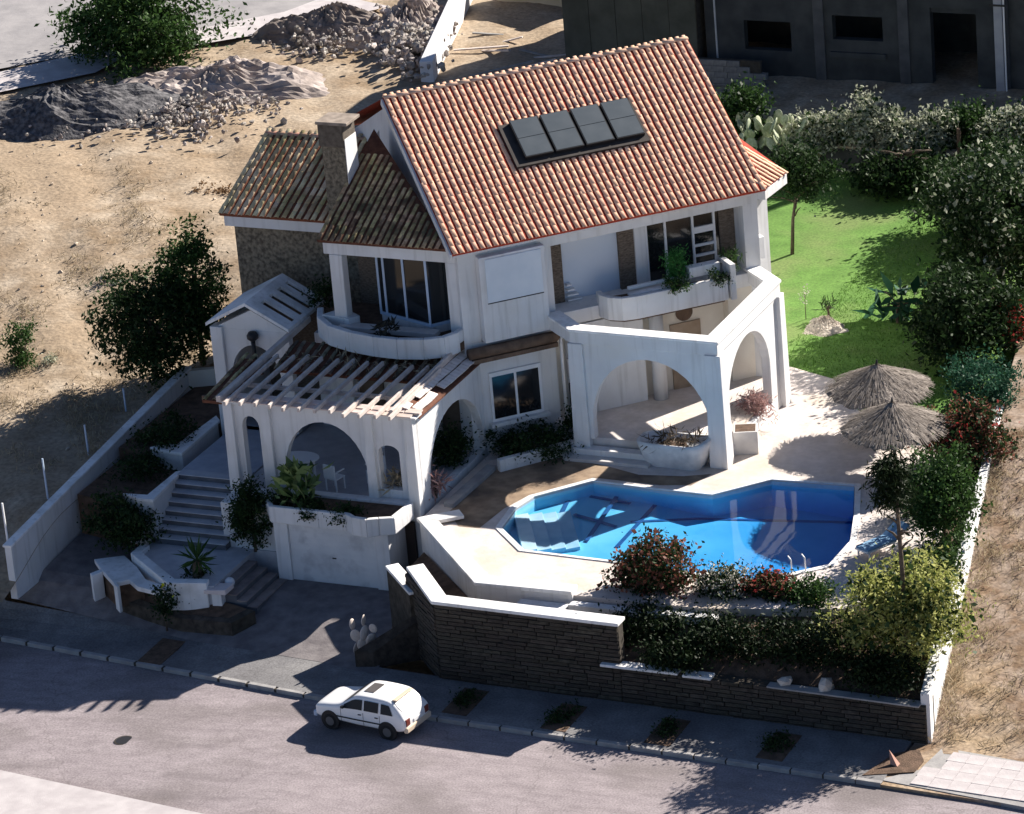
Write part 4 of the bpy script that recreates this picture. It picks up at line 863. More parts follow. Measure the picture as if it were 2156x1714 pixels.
# short wing wall by the driveway with its own cap
ww = empty('wing_wall', (1.0, -4.0, 0), 'short dark wing wall with white cap at the driveway edge', 'wall'); q0, q1 = at(813, 1192, 2.05)-Vector((1, -4, 0)), at(861, 1247, 2.05)-Vector((1, -4, 0))
mb = MB(); wallseg(mb, q0.xy, q1.xy, 0, 1.97, .3); mb.build('wall_body', STONE, ww); mb = MB(); wallseg(mb, q0.xy-Vector((.04, 0)), q1.xy+Vector((.02, -.05)), 1.97, 2.06, .4); mb.build('coping', COPING, ww, bevel=.02)
mb = MB(); mb.prism([(q1.x-.0, q1.y), (q1.x+.35, q1.y+.1), (-.1+.3, -1.9), (-.35, -1.95)], 0, [1.3, 1.3, .5, .5]); mb.build('ramp_wall', STONE, ww)
# deck retaining wall with white coping, and its low street-side section
dw = empty('deck_wall', (.42, -.62, 0), 'white retaining wall and coping round the front edge of the pool deck', 'wall'); D_ = Vector((.42, -.62))
mb = MB(); polywall(mb, [Vector((1.2, .12))-D_, Vector((.38, -.66))-D_, Vector((3.82, -4.36))-D_, Vector((6.7, -4.30))-D_], .9, 2.16, .3); mb.build('wall_body', STUCCO, dw)
mb = MB(); polywall(mb, [Vector((1.28, .16))-D_, Vector((.30, -.68))-D_, Vector((3.80, -4.42))-D_, Vector((6.7, -4.36))-D_], 2.16, 2.27, .5); mb.build('coping', COPING, dw, bevel=.02)
mb = MB(); polywall(mb, [Vector((6.7, -4.62))-D_, Vector((8.6, -4.62))-D_, Vector((11.0, -4.5))-D_], .9, 2.0, .3); mb.build('coping', COPING, dw, bevel=.02)
MB().box(5.2-D_.x, 6.65-D_.x, -5.7-D_.y, -4.45-D_.y, 1.2, 1.95).build('pump_box', COPING, dw, bevel=.02)
a_, b_ = at(945, 1066, 2.14), at(1036, 985, 2.14); tag(MB().bar(a_, b_, .32, .2).build('path_kerb', KERBM, bevel=.01), 'grey kerb between the porch path and the pool deck', 'kerb')
# right boundary wall
rw = empty('garden_wall', (17.7, -6.5, 0), 'rising white garden wall between the pool garden and the dirt lane', 'wall')
W0 = Vector((17.7, -6.5)); pts_ = [Vector(p)-W0 for p in [(17.72, -6.5), (17.35, -4.6), (17.0, -2.7), (16.2, 1.7), (15.35, 6.1), (14.2, 11.5)]]
mb = MB(); polywall(mb, pts_, [-.1]*6, [1.5, 1.65, 1.85, 2.2, 2.45, 2.5], .24); mb.build('wall_body', STUCCO, rw, bevel=.02)
# planter triangle by the corner
struct(fillpoly('corner_bed', [tuple(at(x, y, .14).xy) for x, y in [(1815, 1632), (1885, 1585), (1935, 1578), (1945, 1600), (1925, 1625)]], [], .14, SOIL, thick=.2))
mb = MB(); c = at(1878, 1610, .14); mb.add([(c.x-.05, c.y, .1), (c.x+.2, c.y-.1, .1), (c.x+.22, c.y+.1, .1), (c.x-.10, c.y+.12, .5)], [(0, 1, 3), (1, 2, 3), (2, 0, 3), (0, 2, 1)]); tag(mb.build('marker_stone', mat('red_stone', (.40, .22, .17), (.48, .28, .22), .85, 3.)), 'pointed reddish stone standing in the corner bed', 'stone')

# ================================================================== PERGOLA
pg = empty('pergola', (-3, 1, 5.1), 'weathered wooden pergola with twelve short rafters over the porch front', 'pergola'); G_ = Vector((-3, 1, 5.1))
for i in range(12):
    x = -5.62+i*.485; z = 5.27+random.uniform(-.02, .02); e1 = 3.0+random.uniform(-.06, .08)
    MB().bar(Vector((x, -.62+random.uniform(-.1, .06), z))-G_, Vector((x+random.uniform(-.04, .04), e1, z+.10))-G_, .08, .13).build('rafter', WOOD, pg, bevel=.008)
MB().bar(Vector((-5.98, -.3, 5.24))-G_, Vector((-5.9, 5.6, 5.52))-G_, .16, .18).build('beam', WOOD, pg, bevel=.01)
MB().bar(Vector((-.40, -.25, 5.28))-G_, Vector((-.38, 5.35, 5.5))-G_, .10, .2).build('beam', WOOD, pg, bevel=.01)
MB().bar(Vector((-5.9, 1.15, 5.14))-G_, Vector((-.4, 1.15, 5.14))-G_, .1, .12).build('cross_beam', WOOD, pg, bevel=.01)
for y in (.4, 2.4):
    MB().bar(Vector((-6.9, y, 4.95))-G_, Vector((-5.9, y, 5.02))-G_, .08, .12).build('cross_beam', DARKWOOD, pg)
# dry vine lying on it
P = np.stack([rng.uniform(-5.6, -.5, 160), rng.normal(3.0, .25, 160), 5.25+rng.uniform(0, .2, 160)], 1)
tag(quads_obj('dry_vine', leaves(P, .20, .16), LEAFDRY), 'tangled dry vine on the back of the pergola', 'vine', kind='stuff')

# ================================================================== SOLAR PANELS
us = sl.normalized(); sxs = np.array(sx); xa, xb = (sxs[0, 0]+sxs[3, 0])/2, (sxs[1, 0]+sxs[2, 0])/2; yl, yh = (sxs[2, 1]+sxs[3, 1])/2, (sxs[0, 1]+sxs[1, 1])/2
wp = (xb-xa)/4
for i in range(4):
    base = E0+dA*(xa+wp*i+wp/2)+us*((yl+yh)/2)+nA*.14
    e = empty('solar_panel', base, ['leftmost', 'second from left', 'third from left', 'rightmost'][i]+' of the four blue-grey solar panels on the orange roof', 'solar panel', 'solar panels on the roof')
    M3 = Matrix((dA, us, nA)).transposed()
    def pb(name, m, x0, x1, y0, y1, z0, z1, bevel=0):
        mb = MB().box(x0, x1, y0, y1, z0, z1); mb.v = [tuple(M3 @ Vector(q)) for q in mb.v]; return mb.build(name, m, e, bevel=bevel)
    w, h = wp-.14, (yh-yl)
    pb('casing', BLACK, -w/2-.03, w/2+.03, -h/2-.03, h/2+.03, -.02, .09)
    pb('glass', SOLAR, -w/2, w/2, -h/2, -.012, .09, .10); pb('glass', SOLAR, -w/2, w/2, .012, h/2, .09, .10)
    for q in (-w*.35, w*.35): pb('foot', BLACK, q-.03, q+.03, -h/2+.1, h/2-.1, -.14, -.02)
mb = MB(); M3 = Matrix((dA, us, nA)).transposed(); O2 = E0+dA*xa+us*yl
mb.add([O2+dA*x+us*y+nA*z for z in (.015, .11) for x, y in ((-.30, -.26), (wp*4+.05, -.26), (wp*4+.05, yh-yl+.05), (-.30, yh-yl+.05))], [(3, 2, 1, 0), (4, 5, 6, 7), (0, 1, 5, 4), (1, 2, 6, 5), (2, 3, 7, 6), (3, 0, 4, 7)])
mb.build('panel_shadow', mat('panel_shadow_dark', (.035, .03, .028), (.06, .05, .045), .8, 3.), villa)  # dark sheet standing in for the shadow left of and below the panels

# ================================================================== CAR
car = empty('parked_car', (2.64, -9.02, 0.0), 'small white five-door hatchback with sunroof parked at the kerb', 'car', rz=math.pi-.135)
# stations front to rear: x, half width, bottom, belt, top half width, top
ST = [(1.50, .52, .30, .50, .50, .515), (1.44, .60, .24, .56, .56, .60), (1.25, .645, .22, .60, .58, .665), (.95, .665, .22, .635, .60, .705), (.66, .675, .22, .665, .60, .745), (.52, .675, .22, .68, .57, .80),
      (.18, .68, .20, .69, .55, 1.04), (.05, .68, .20, .695, .55, 1.085), (-.35, .68, .20, .70, .555, 1.10), (-.80, .675, .20, .70, .555, 1.09), (-1.04, .67, .20, .70, .545, 1.06), (-1.20, .66, .21, .70, .55, .92), (-1.38, .645, .25, .70, .57, .745), (-1.45, .62, .28, .62, .56, .66), (-1.49, .58, .32, .52, .52, .55)]
def ring(s_):
    x, w, zb, zm, wt, zt = s_
    R_ = [(w*.88, zb), (w*.98, zb+.06), (w, (zb+zm)/2), (w*.985, zm), (wt+.015, zt-.035), (wt-.05, zt), (wt*.5, zt+.012)]
    return [(x, y, z) for y, z in R_]+[(x, -y, z) for y, z in reversed(R_)]
mb = MB(); n = 14; vs_ = []
for s_ in ST: vs_ += ring(s_)
fs = [(i*n+k, i*n+(k+1) % n, (i+1)*n+(k+1) % n, (i+1)*n+k) for i in range(len(ST)-1) for k in range(n)]
fs += [tuple(range(n)), tuple((len(ST)-1)*n+k for k in range(n-1, -1, -1))]
mb.add(vs_, fs); body = mb.build('body', CARW, car, smooth=True)
bv = body.modifiers.new('s', 'SUBSURF'); bv.levels = bv.render_levels = 1
def stat(x):
    for a, b_ in zip(ST, ST[1:]):
        if a[0] >= x >= b_[0]:
            k = (a[0]-x)/(a[0]-b_[0]); return [p+(q-p)*k for p, q in zip(a, b_)]
    return ST[-1]
def sidept(x, f, sgn, off=.012):
    s_ = stat(x); y = s_[1]*.985+(s_[4]+.015-s_[1]*.985)*f; z = s_[3]+(s_[5]-.035-s_[3])*f
    return (x, sgn*(y+off), z)
def toppt(x, y, off=.014): s_ = stat(x); k = abs(y)/max(.01, s_[4]); return (x, y, s_[5]+.006-max(0, k-.55)*.03+off)
for sgn in (1, -1):
    for (xs_, nm) in [([.47, .34, .2, .08, -.02, -.14], 'side_window'), ([-.20, -.4, -.66], 'side_window'), ([-.74, -.85, -.98, -1.1], 'quarter_window')]:
        mb = MB(); tops = []
        lo = [sidept(x, .08, sgn) for x in xs_]
        hi = [sidept(x, .84, sgn) for x in xs_]
        if nm == 'quarter_window': hi[-1] = sidept(-1.02, .70, sgn); lo[-1] = sidept(-1.12, .1, sgn)
        m_ = len(xs_); mb.add(lo+hi, [(i, i+1, m_+i+1, m_+i) for i in range(m_-1)]); mb.build(nm, CARG, car)
    mb = MB(); mb.add([(x, sgn*(stat(x)[1]+.008), z) for z in (.40, .44) for x in (.75, .2, -.4, -.95)], [(i, i+1, i+5, i+4) for i in range(3)]); mb.build('side_stripe', BLACK, car)
    for x in (.93, -.92):
        mb = MB(); mb.tube([(x, sgn*.60, .245), (x, sgn*.688, .245)], .285, 22); mb.build('wheel_arch', BLACK, car)
        wh = MB(); wh.tube([(x, sgn*.53, .225), (x, sgn*.67, .225), (x, sgn*.70, .225)], [.225, .225, .19], 22); wh = wh.build('wheel', RUBBER, car, smooth=True)
        MB().tube([(x, sgn*.69, .225), (x, sgn*.705, .225)], .13, 18).build('rim', HUB, wh)
    MB().box(1.40, 1.50, sgn*.36-.12, sgn*.36+.12, .43, .52).build('headlight', mat('headlamp', (.5, .52, .55), rough=.15), car, bevel=.02)
    MB().box(-1.49, -1.42, sgn*.46-.10, sgn*.46+.10, .42, .62).build('tail_light', REDL, car, bevel=.02)
    MB().box(.42, .52, sgn*.70-.05, sgn*.70+.05, .70, .77).build('mirror', BLACK, car, bevel=.02)
def topwin(nm, xs_, wd, m):
    mb = MB(); v_ = []
    for x, w in zip(xs_, wd): v_ += [toppt(x, y) for y in (-w, -w*.5, 0, w*.5, w)]
    mb.add(v_, [(i*5+k, i*5+k+1, (i+1)*5+k+1, (i+1)*5+k) for i in range(len(xs_)-1) for k in range(4)]); return mb.build(nm, m, car)
for sgn in (1, -1):
    for x in (.56, -.17, -.70): MB().add([(x+dx, sgn*(stat(x)[1]*kx+.0035), z) for z, kx in ((.25, .985), (.42, 1.0), (.66, .99)) for dx in (-.006, .006)], [(0, 1, 3, 2), (2, 3, 5, 4)]).build('door_gap', BLACK, car)
    for x in (-.06, -.60): MB().box(x-.05, x+.05, sgn*.686-.008, sgn*.686+.008, .575, .60).build('door_handle', BLACK, car)
MB().box(-1.47, -1.44, -.35, .35, .56, .60).build('hatch_gap', BLACK, car)
topwin('windscreen', (.53, .4, .28, .19), (.53, .51, .49, .47), CARG); topwin('sunroof', (.0, -.16, -.32), (.27, .28, .28), mat('sunroof_glass', (.10, .09, .085), rough=.3)); topwin('rear_window', (-1.05, -1.13, -1.22, -1.32), (.43, .45, .47, .46), CARGR)
MB().box(-1.13, -.99, -.42, .42, 1.05, 1.085).build('roof_spoiler', CREAM, car, bevel=.015)
MB().box(-1.53, -1.40, -.60, .60, .24, .40).build('rear_bumper', CREAM, car, bevel=.03); MB().box(1.42, 1.54, -.58, .58, .22, .38).build('front_bumper', BLUEFR, car, bevel=.03)
MB().box(-1.505, -1.49, -.2, .2, .44, .53).build('number_plate', WHITEP, car)
MB().box(1.47, 1.515, -.22, .22, .42, .49).build('grille', BLACK, car)

# ================================================================== PARASOLS, LOUNGER, POTS
def parasol(px, py, label, rot):
    # apex pixel at 2.32 m over the deck
    c = at(px, py, DECK+2.2); e = empty('straw_parasol', (c.x, c.y, DECK), label, 'parasol', 'straw parasols by the pool', rz=rot)
    mb = MB(); NS = 72; NR = 14; v_ = []; f_ = []
    for j in range(NR+1):
        k = j/NR; r = 1.56*k
        for i in range(NS):
            a = 2*math.pi*i/NS; sec = abs(((a*4/(2*math.pi)) % 1)-.5)*2   # four sagging panels between ridges
            z = 2.2-.72*k**.88-.14*(1-sec)*k*(1-k*.3)*1.2
            rr = r*(1+(.05*math.sin(a*37)+random.uniform(-.04, .03) if j == NR else random.uniform(-.006, .006))*(1 if j else 0))*(1-.06*(1-sec))
            v_.append((rr*math.cos(a), rr*math.sin(a), z+random.uniform(-.012, .012)-(random.uniform(0, .12) if j == NR else 0)))
    for j in range(NR):
        for i in range(NS): f_.append((j*NS+i, j*NS+(i+1) % NS, (j+1)*NS+(i+1) % NS, (j+1)*NS+i))
    mb.add(v_, f_); th_ = mb.build('thatch', THATCH, e)
    # straw fringe, many thin stalks
    k = 2600; a = rng.uniform(0, 6.283, k); t = rng.uniform(.05, 1., k)**.7
    P = np.stack([np.cos(a)*1.5*t, np.sin(a)*1.5*t, 2.2-.74*t**.88], 1); d = np.stack([np.cos(a), np.sin(a), -.56*np.ones(k)], 1)+rng.normal(0, .07, (k, 3)); d /= np.linalg.norm(d, axis=1)[:, None]
    s_ = np.stack([-np.sin(a), np.cos(a), np.zeros(k)], 1)*.012; Ln = rng.uniform(.15, .34, (k, 1)); up_ = np.array([0, 0, .02])
    V = np.stack([P-s_+up_, P+s_+up_, P+d*Ln+s_*.5+up_*2, P+d*Ln-s_*.5+up_*2], 1).reshape(-1, 3)
    o = quads_obj('straw', V, leafmat('straw', (.13, .11, .095), (.34, .30, .265), .1, .9), e); o['kind'] = 'stuff'
    MB().tube([(0, 0, 0), (0, 0, 2.2)], .05, 10).build('pole', BARK, e, smooth=True)
    MB().tube([(0, 0, 2.16), (0, 0, 2.32)], [.05, .02], 8).build('tip', BLACK, e)
parasol(1846, 765, 'grey straw parasol standing farther from the pool', .6); parasol(1878, 845, 'grey straw parasol standing nearer the pool', .75)
lo = empty('sun_lounger', tuple(at(1856, 1160, DECK)), 'blue sun lounger on the deck at the right end of the pool', 'sun lounger', rz=R(62))
BLUEC = mat('blue_canvas', (.16, .30, .46), (.20, .36, .52), .7, 4.)
MB().box(-.75, .35, -.27, .27, .22, .28).build('bed', WHITEP, lo, bevel=.02)
MB().prism([(.3, -.28), (.85, -.28), (.85, .28), (.3, .28)], [.26, .55, .55, .26], [.32, .61, .61, .32]).build('backrest', BLUEC, lo, bevel=.01); MB().box(-.72, .3, -.26, .26, .28, .33).build('cushion', BLUEC, lo, bevel=.02)
for x in (-.65, .28):
    for y in (-.23, .23): MB().bar((x, y, 0), (x, y, .24), .04).build('leg', WHITEP, lo)
# boat shaped planter bowl
bw_ = at(1418, 985, DECK); bo = empty('bowl_planter', (bw_.x, bw_.y+.3, DECK), 'big white boat-shaped planter with dead stems before the terrace arch', 'planter', rz=-.05)
mb = MB(); n = 28; v_ = []
for (k, z) in ((.76, 0), (.9, .3), (1., .62), (1.03, .78), (.93, .78), (.88, .6)):
    for i in range(n):
        a = 2*math.pi*i/n; c_, s_ = math.cos(a), math.sin(a); x = 1.12*math.copysign(abs(c_)**.45, c_)*k; y = .5*math.copysign(abs(s_)**.45, s_)*k
        v_.append((x, y, z+(.16*max(0, c_)**2*(z/.78))))
mb.add(v_, [(j*n+i, j*n+(i+1) % n, (j+1)*n+(i+1) % n, (j+1)*n+i) for j in range(5) for i in range(n)]+[tuple(range(5*n, 6*n))]); mb.build('bowl', mat('aged_white', (.58, .59, .60), (.72, .72, .72), .8, 2.5, bump=.2, c3=(.48, .5, .52), s3=1.5), bo, smooth=True)
MB().lathe([(0, .62), (.5, .62)], (0, 0, 0), 16).build('soil', SOIL, bo)
P = clumps((.75, .3, .12), 16, 22, .12); P[:, 2] += .78; quads_obj('dead_stems', leaves(P, .3, .12), leafmat('dead_stem', (.05, .04, .03), (.14, .11, .08)), bo)['kind'] = 'stuff'
c = at(1566, 955, DECK); bb = empty('box_planter', (c.x, c.y+.25, DECK), 'square grey planter box standing by the terrace corner', 'planter', rz=R(20)); MB().box(-.36, .36, -.34, .34, 0, .72).build('box', GREYP, bb, bevel=.015); MB().box(-.3, .3, -.28, .28, .715, .725).build('soil', SOIL, bb)
# lamp in the entrance gable
c = onp(533, 690, (0, gy0+.1, 0), (0, 1, 0)); lm = empty('wall_lantern', (c.x, gy0+.05, 4.9), 'black round lantern on a stem at the entrance arch', 'lamp')
MB().tube([(0, -.05, -.55), (0, -.05, .35)], [.06, .07], 10).build('stem', BLACK, lm, smooth=True); MB().lathe([(0, .62), (.12, .60), (.18, .5), (.17, .4), (.08, .32), (0, .3)], (0, -.05, 0), 14).build('shade', BLACK, lm, smooth=True)
# porch table and chairs
def chair(x, y, rz, label):
    e = empty('garden_chair', (x, y, PORCH), label, 'chair', 'white garden chairs on the porch', rz=rz)
    MB().box(-.22, .22, -.22, .22, .38, .42).build('seat', WHITEP, e, bevel=.015); MB().prism([(-.22, .2), (.22, .2), (.22, .25), (-.22, .25)], .42, .86).build('backrest', WHITEP, e, bevel=.02)
    for a in (-.19, .19):
        for b_ in (-.19, .19): MB().bar((a, b_, 0), (a, b_, .4), .035).build('leg', WHITEP, e)
        MB().box(a-.02, a+.02, -.22, .22, .60, .63).build('armrest', WHITEP, e)
chair(-5.2, 1.6, 2.2, 'white garden chair seen through the narrow left arch'); chair(-2.0, 1.5, -.5, 'white garden chair at the right of the porch table'); chair(-2.6, 2.8, .2, 'white garden chair behind the porch table'); chair(-3.0, .8, 2.9, 'white garden chair in front of the porch table')
c = at(631, 963, PORCH+.7); tb = empty('porch_table', (c.x, c.y, PORCH), 'white oval garden table inside the big porch arch', 'table')
v_ = [(.62*math.cos(6.283*i/24), .42*math.sin(6.283*i/24)) for i in range(24)]; MB().prism(v_, .68, .73).build('table_top', WHITEP, tb, bevel=.01)
for a in (-.35, .35):
    for b_ in (-.2, .2): MB().bar((a, b_, 0), (a, b_, .68), .05).build('leg', WHITEP, tb)
# pool rail posts
for i, (px, py) in enumerate([(1668, 1208), (1697, 1204)]):
    c = at(px, py, DECK); tag(MB().tube([(c.x, c.y, DECK), (c.x-.02, c.y, DECK+.42), (c.x-.12, c.y+.05, DECK+.5)], .022, 8).build('pool_rail', WHITEP, smooth=True), ['left', 'right'][i]+' of two thin white rails at the near pool edge', 'rail', 'rails at the pool edge')

# ================================================================== BACKGROUND BUILDING, WALLS, RUBBLE
YB = 36.5
bd = empty('unfinished_building', (0, YB, 2.5), 'big dark unfinished concrete building behind the garden', 'building')
def bwall(name, x0, x1, y, z0, z1, th, opens, m):
    o = archwall(name, (x0, y-YB), (x1, y-YB), z0-2.5, z1-2.5, th, [(a-x0, b_-x0, c-2.5, d-2.5, d-2.5) for a, b_, c, d in opens], m, bd, bevel=0); return o
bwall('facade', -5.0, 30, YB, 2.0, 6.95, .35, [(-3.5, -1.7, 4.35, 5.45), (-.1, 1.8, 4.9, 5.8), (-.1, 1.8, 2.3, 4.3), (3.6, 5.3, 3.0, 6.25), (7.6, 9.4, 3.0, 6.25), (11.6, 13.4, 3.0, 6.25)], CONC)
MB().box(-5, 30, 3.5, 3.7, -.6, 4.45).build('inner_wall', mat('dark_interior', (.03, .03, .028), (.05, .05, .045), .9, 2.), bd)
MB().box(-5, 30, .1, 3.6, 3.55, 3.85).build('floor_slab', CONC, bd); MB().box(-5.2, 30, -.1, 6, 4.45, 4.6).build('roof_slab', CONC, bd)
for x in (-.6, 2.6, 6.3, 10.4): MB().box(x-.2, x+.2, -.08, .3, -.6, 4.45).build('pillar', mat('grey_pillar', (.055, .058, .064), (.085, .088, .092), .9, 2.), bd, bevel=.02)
MB().box(-.2, 1.9, -.12, .2, 1.75, 1.95).build('sill', CONC, bd); MB().box(2.6, 6.2, -.06, .2, -.5, .5).build('base_panel', mat('dark_green_panel', (.03, .05, .05), (.05, .07, .07), .8, 2.), bd)
lb = empty('dark_shed', (-7.8, YB, 2.5), 'tall plain dark-panelled shed beside the unfinished building', 'building')
DKP = mat('dark_panel', (.055, .058, .045), (.085, .088, .07), .85, 1.5, bump=.1)
MB().box(-2.7, 2.6, -.3, 7, -.6, 8.6).build('wall_body', MORTAR, lb)
for i in range(5): MB().box(-2.68+i*1.055, -2.68+(i+1)*1.055-.02, -.34, -.3, -.6, 8.6).build('panel', DKP, lb)
MB().box(-2.85, 2.75, -.5, 7.2, 8.6, 8.8).build('roof', DKP, lb)
bl = empty('block_wall', (-3.9, 35.4, 2.3), 'grey concrete-block wall with stepped top behind the roof', 'wall')
bk = MB().box(-.245, .245, -.12, .12, -.105, .105).mesh('block'); bk.materials.append(BLOCKM)
MB().box(-1.4, 1.4, -.05, .1, -.4, 2.0).build('wall_core', MORTAR, bl)
for r in range(10):
    for i in range(6):
        x = -1.25+i*.5+(r % 2)*.12; z = -.1+r*.22
        if z > 2.25-.32*max(0, (i-1.5))*.55: continue
        o = obj('block', bk, None, bl); o.location = (x+random.uniform(-.006, .006), random.uniform(-.01, .01), z)
# pole and mast
up = empty('utility_pole', tuple(at(2110, 217, 2.9)), 'grey concrete utility pole by the far building', 'pole')
MB().prism([(-.16, -.13), (.16, -.13), (.16, .13), (-.16, .13)], 0, 8).build('shaft', mat('pole_concrete', (.30, .31, .34), (.38, .39, .41), .85, 2.), up, bevel=.03)
MB().bar((-.3, -.15, 3.65), (.3, -.15, 3.65), .06).build('crossarm', BLACK, up); MB().tube([(.22, -.1, .3), (.22, -.1, 8)], .03, 6).build('conduit', WHITEP, up)
c = at(1510, 105, 4.4); tag(MB().tube([(c.x, c.y, 2.5), (c.x, c.y, 9)], .035, 6).build('mast', CONCL), 'thin pale mast rising over the block wall', 'mast')
# garden back wall with pale coping
bwl = empty('back_garden_wall', (5, 30.8, 2), 'dark garden wall with pale coping at the back of the lawn', 'wall')
MB().box(-9, 8, -.12, .12, -.2, .9).build('wall_body', CONC, bwl); MB().box(-9, 8, -.2, .2, .9, 1.0).build('coping', mat('tan_coping', (.36, .29, .22), (.44, .36, .28), .85, 3.), bwl, bevel=.02)
for x in (-3.6, 1.5): MB().box(x-.06, x+.06, -.26, -.14, .2, 1.9).build('post', DARKWOOD, bwl)
# slanting retaining wall and yard debris
yw0, yw1 = at(1022, -30, 3.2), at(915, 178, 3.2)
mb = MB(); wallseg(mb, yw1.xy, yw0.xy, 2.4, 4.1, .5, 2.4, 4.6); tag(mb.build('yard_wall', mat('yard_white', (.60, .60, .62), (.70, .70, .71), .8, 1.5), bevel=.03), 'slanting pale concrete wall at the edge of the building yard', 'wall')
ORD = 'first second third fourth fifth sixth seventh eighth ninth tenth eleventh twelfth thirteenth fourteenth fifteenth sixteenth'.split()
for i in range(16):
    a = at(1000+i*14.5, random.uniform(70, 185), 3.2); an = random.uniform(-.5, .9); Lh = random.uniform(.5, 1.3)
    tag(MB().bar((a.x-math.cos(an)*Lh, a.y-math.sin(an)*Lh, 3.15+random.uniform(0, .5)), (a.x+math.cos(an)*Lh, a.y+math.sin(an)*Lh, 3.2+random.uniform(0, .6)), .12, .05).build('plank', WOOD if i % 2 else mat('plank_grey', (.22, .21, .2), (.3, .29, .28), .9, 3.)), 'loose '+('brown' if i % 2 else 'grey')+' plank in the yard, '+ORD[i]+' from the pale slanting wall', 'plank', 'loose planks in the yard')
cw = empty('cream_wall', tuple(at(1120, 40, 3)), 'cream stained wall at the back of the yard', 'wall'); MB().prism([(-1.7, .6), (1.9, 0), (1.9, .3), (-1.7, .9)], 0, 2.2).build('wall_body', mat('cream_render', (.46, .40, .27), (.56, .50, .36), .9, 1.2), cw); MB().box(1.95, 2.6, .1, .25, 0, 2.4).build('door', BLACK, cw)
def heap(name, px, py, z, rx, ry, h, rot, m, label, rough=.18, n=70):
    c = at(px, py, z); cs, sn = math.cos(rot), math.sin(rot); v_ = [(0, 0, h*.9)]; f_ = []; rr_ = 22
    ph = [random.uniform(0, 6.28) for _ in range(6)]
    for j in range(1, rr_+1):
        k = j/rr_
        for i in range(n):
            a = 6.2832*i/n; w = 1+.13*math.sin(2*a+ph[0])+.09*math.sin(3*a+ph[1])+.06*math.sin(7*a+ph[2]); x, y = rx*k*w*math.cos(a), ry*k*w*math.sin(a)
            q_ = Vector((x*.55+ph[3]*9, y*.55, ph[4])); nz_ = noise.fractal(q_, 1., 2.1, 5)
            zz = h*(1-k*k)**1.3*(.85+.35*noise.noise(q_*.6))+(nz_*.42+random.gauss(0, rough*.2))*(1-k)**.5-.3*(k > .99)
            v_.append((x*cs-y*sn, x*sn+y*cs, zz))
    f_ += [(0, 1+i, 1+(i+1) % n) for i in range(n)]
    for j in range(rr_-1):
        for i in range(n): f_.append((1+j*n+i, 1+(j+1)*n+i, 1+(j+1)*n+(i+1) % n, 1+j*n+(i+1) % n))
    o = MB().add(v_, f_).build(name, m, smooth=False); o.location = c; return tag(o, label, 'mound')
heap('gravel_mound', 140, 262, 2.95, 5.6, 3.0, 1.5, .55, GRAVEL, 'dark gravel mound on the far left of the lot', .25)
heap('soil_mound', 450, 205, 3.0, 5.2, 2.9, 1.35, .25, GREYSOIL, 'grey soil mound right of the dark gravel', .35)
heap('soil_mound', 690, 75, 3.3, 3.2, 1.8, 1.2, .3, mat('brown_grey_soil', (.12, .10, .09), (.30, .25, .22), .95, 2., bump=1., bscale=5.), 'dark brown soil mound behind the grey one', .4)
heap('rubble_heap', 860, 75, 3.3, 2.2, 2.4, 1.4, 0, GREYSOIL, 'pale rubble heap against the yard wall', .6)
# stones on the mounds and scattered over the lot: too many to count
def rocks(name, pts, sizes, m, label, cat):
    V = []; F = []; ico = bmesh.new(); bmesh.ops.create_icosphere(ico, subdivisions=1, radius=1); iv = np.array([v_.co[:] for v_ in ico.verts]); if_ = [[v_.index for v_ in f_.verts] for f_ in ico.faces]; ico.free()
    for p, s_ in zip(pts, sizes):
        n0 = len(V); q = iv*(1+rng.uniform(-.3, .3, (len(iv), 1)))*s_*rng.uniform(.6, 1.3, 3)+np.array(p); V += [tuple(x) for x in q]; F += [tuple(i+n0 for i in f_) for f_ in if_]
    me = bpy.data.meshes.new(name); me.from_pydata(V, [], F); me.update(); return tag(obj(name, me, m), label, cat, kind='stuff')
pt = []; sz = []
for (px, py, z, sx_, sy_, k, s0) in [(400, 235, 3.5, 130, 45, 700, .11), (170, 250, 3.4, 150, 45, 300, .08), (860, 75, 3.9, 75, 55, 800, .15), (690, 75, 3.8, 100, 30, 300, .12), (560, 215, 3.3, 70, 40, 260, .09)]:
    for _ in range(k):
        q = at(px+random.gauss(0, sx_*.5), py+random.gauss(0, sy_*.5), z); pt.append((q.x, q.y, z+random.uniform(-.45, .2))); sz.append(s0*.62*random.uniform(.35, 1.9))
rocks('rubble_stones', pt, sz, ROCK, 'loose stones strewn over the mounds', 'stones')
pt = []; sz = []
for _ in range(260):
    q = at(random.uniform(-20, 480), random.uniform(330, 900), 2.6); z = lotz(q.x, q.y)
    if q.x < LW-.3: pt.append((q.x, q.y, z)); sz.append(random.uniform(.015, .06)*random.choice((1, 1, 1, 1.6)))
rocks('lot_stones', pt, sz, mat('tan_stone', (.34, .27, .2), (.52, .44, .35), .9, 3., bump=.4), 'small stones scattered over the dry lot', 'stones')
# dry weeds on lot and lane
P = []
CL = [(random.uniform(-20, 470), random.uniform(400, 960)) for _ in range(34)]
for _ in range(620):
    c0 = random.choice(CL); q = at(c0[0]+random.gauss(0, 38), c0[1]+random.gauss(0, 16), 2.6)
    if q.x < LW-.3: P.append(np.array([q.x, q.y, lotz(q.x, q.y)])+rng.normal(0, 1, (22, 3))*np.array([.16, .16, .03]))
for _ in range(330):
    y = random.uniform(-6.4, 9); x = wx(y)+.15+random.random()**2*2.6; P.append(np.array([x, y, lanez(y)])+rng.normal(0, 1, (22, 3))*np.array([.14, .14, .02]))
tag(quads_obj('dry_weeds', leaves(np.concatenate(P), .16, .12, up=1.2), LEAFDRY), 'dry weeds over the vacant lot and lane', 'weeds', kind='stuff')

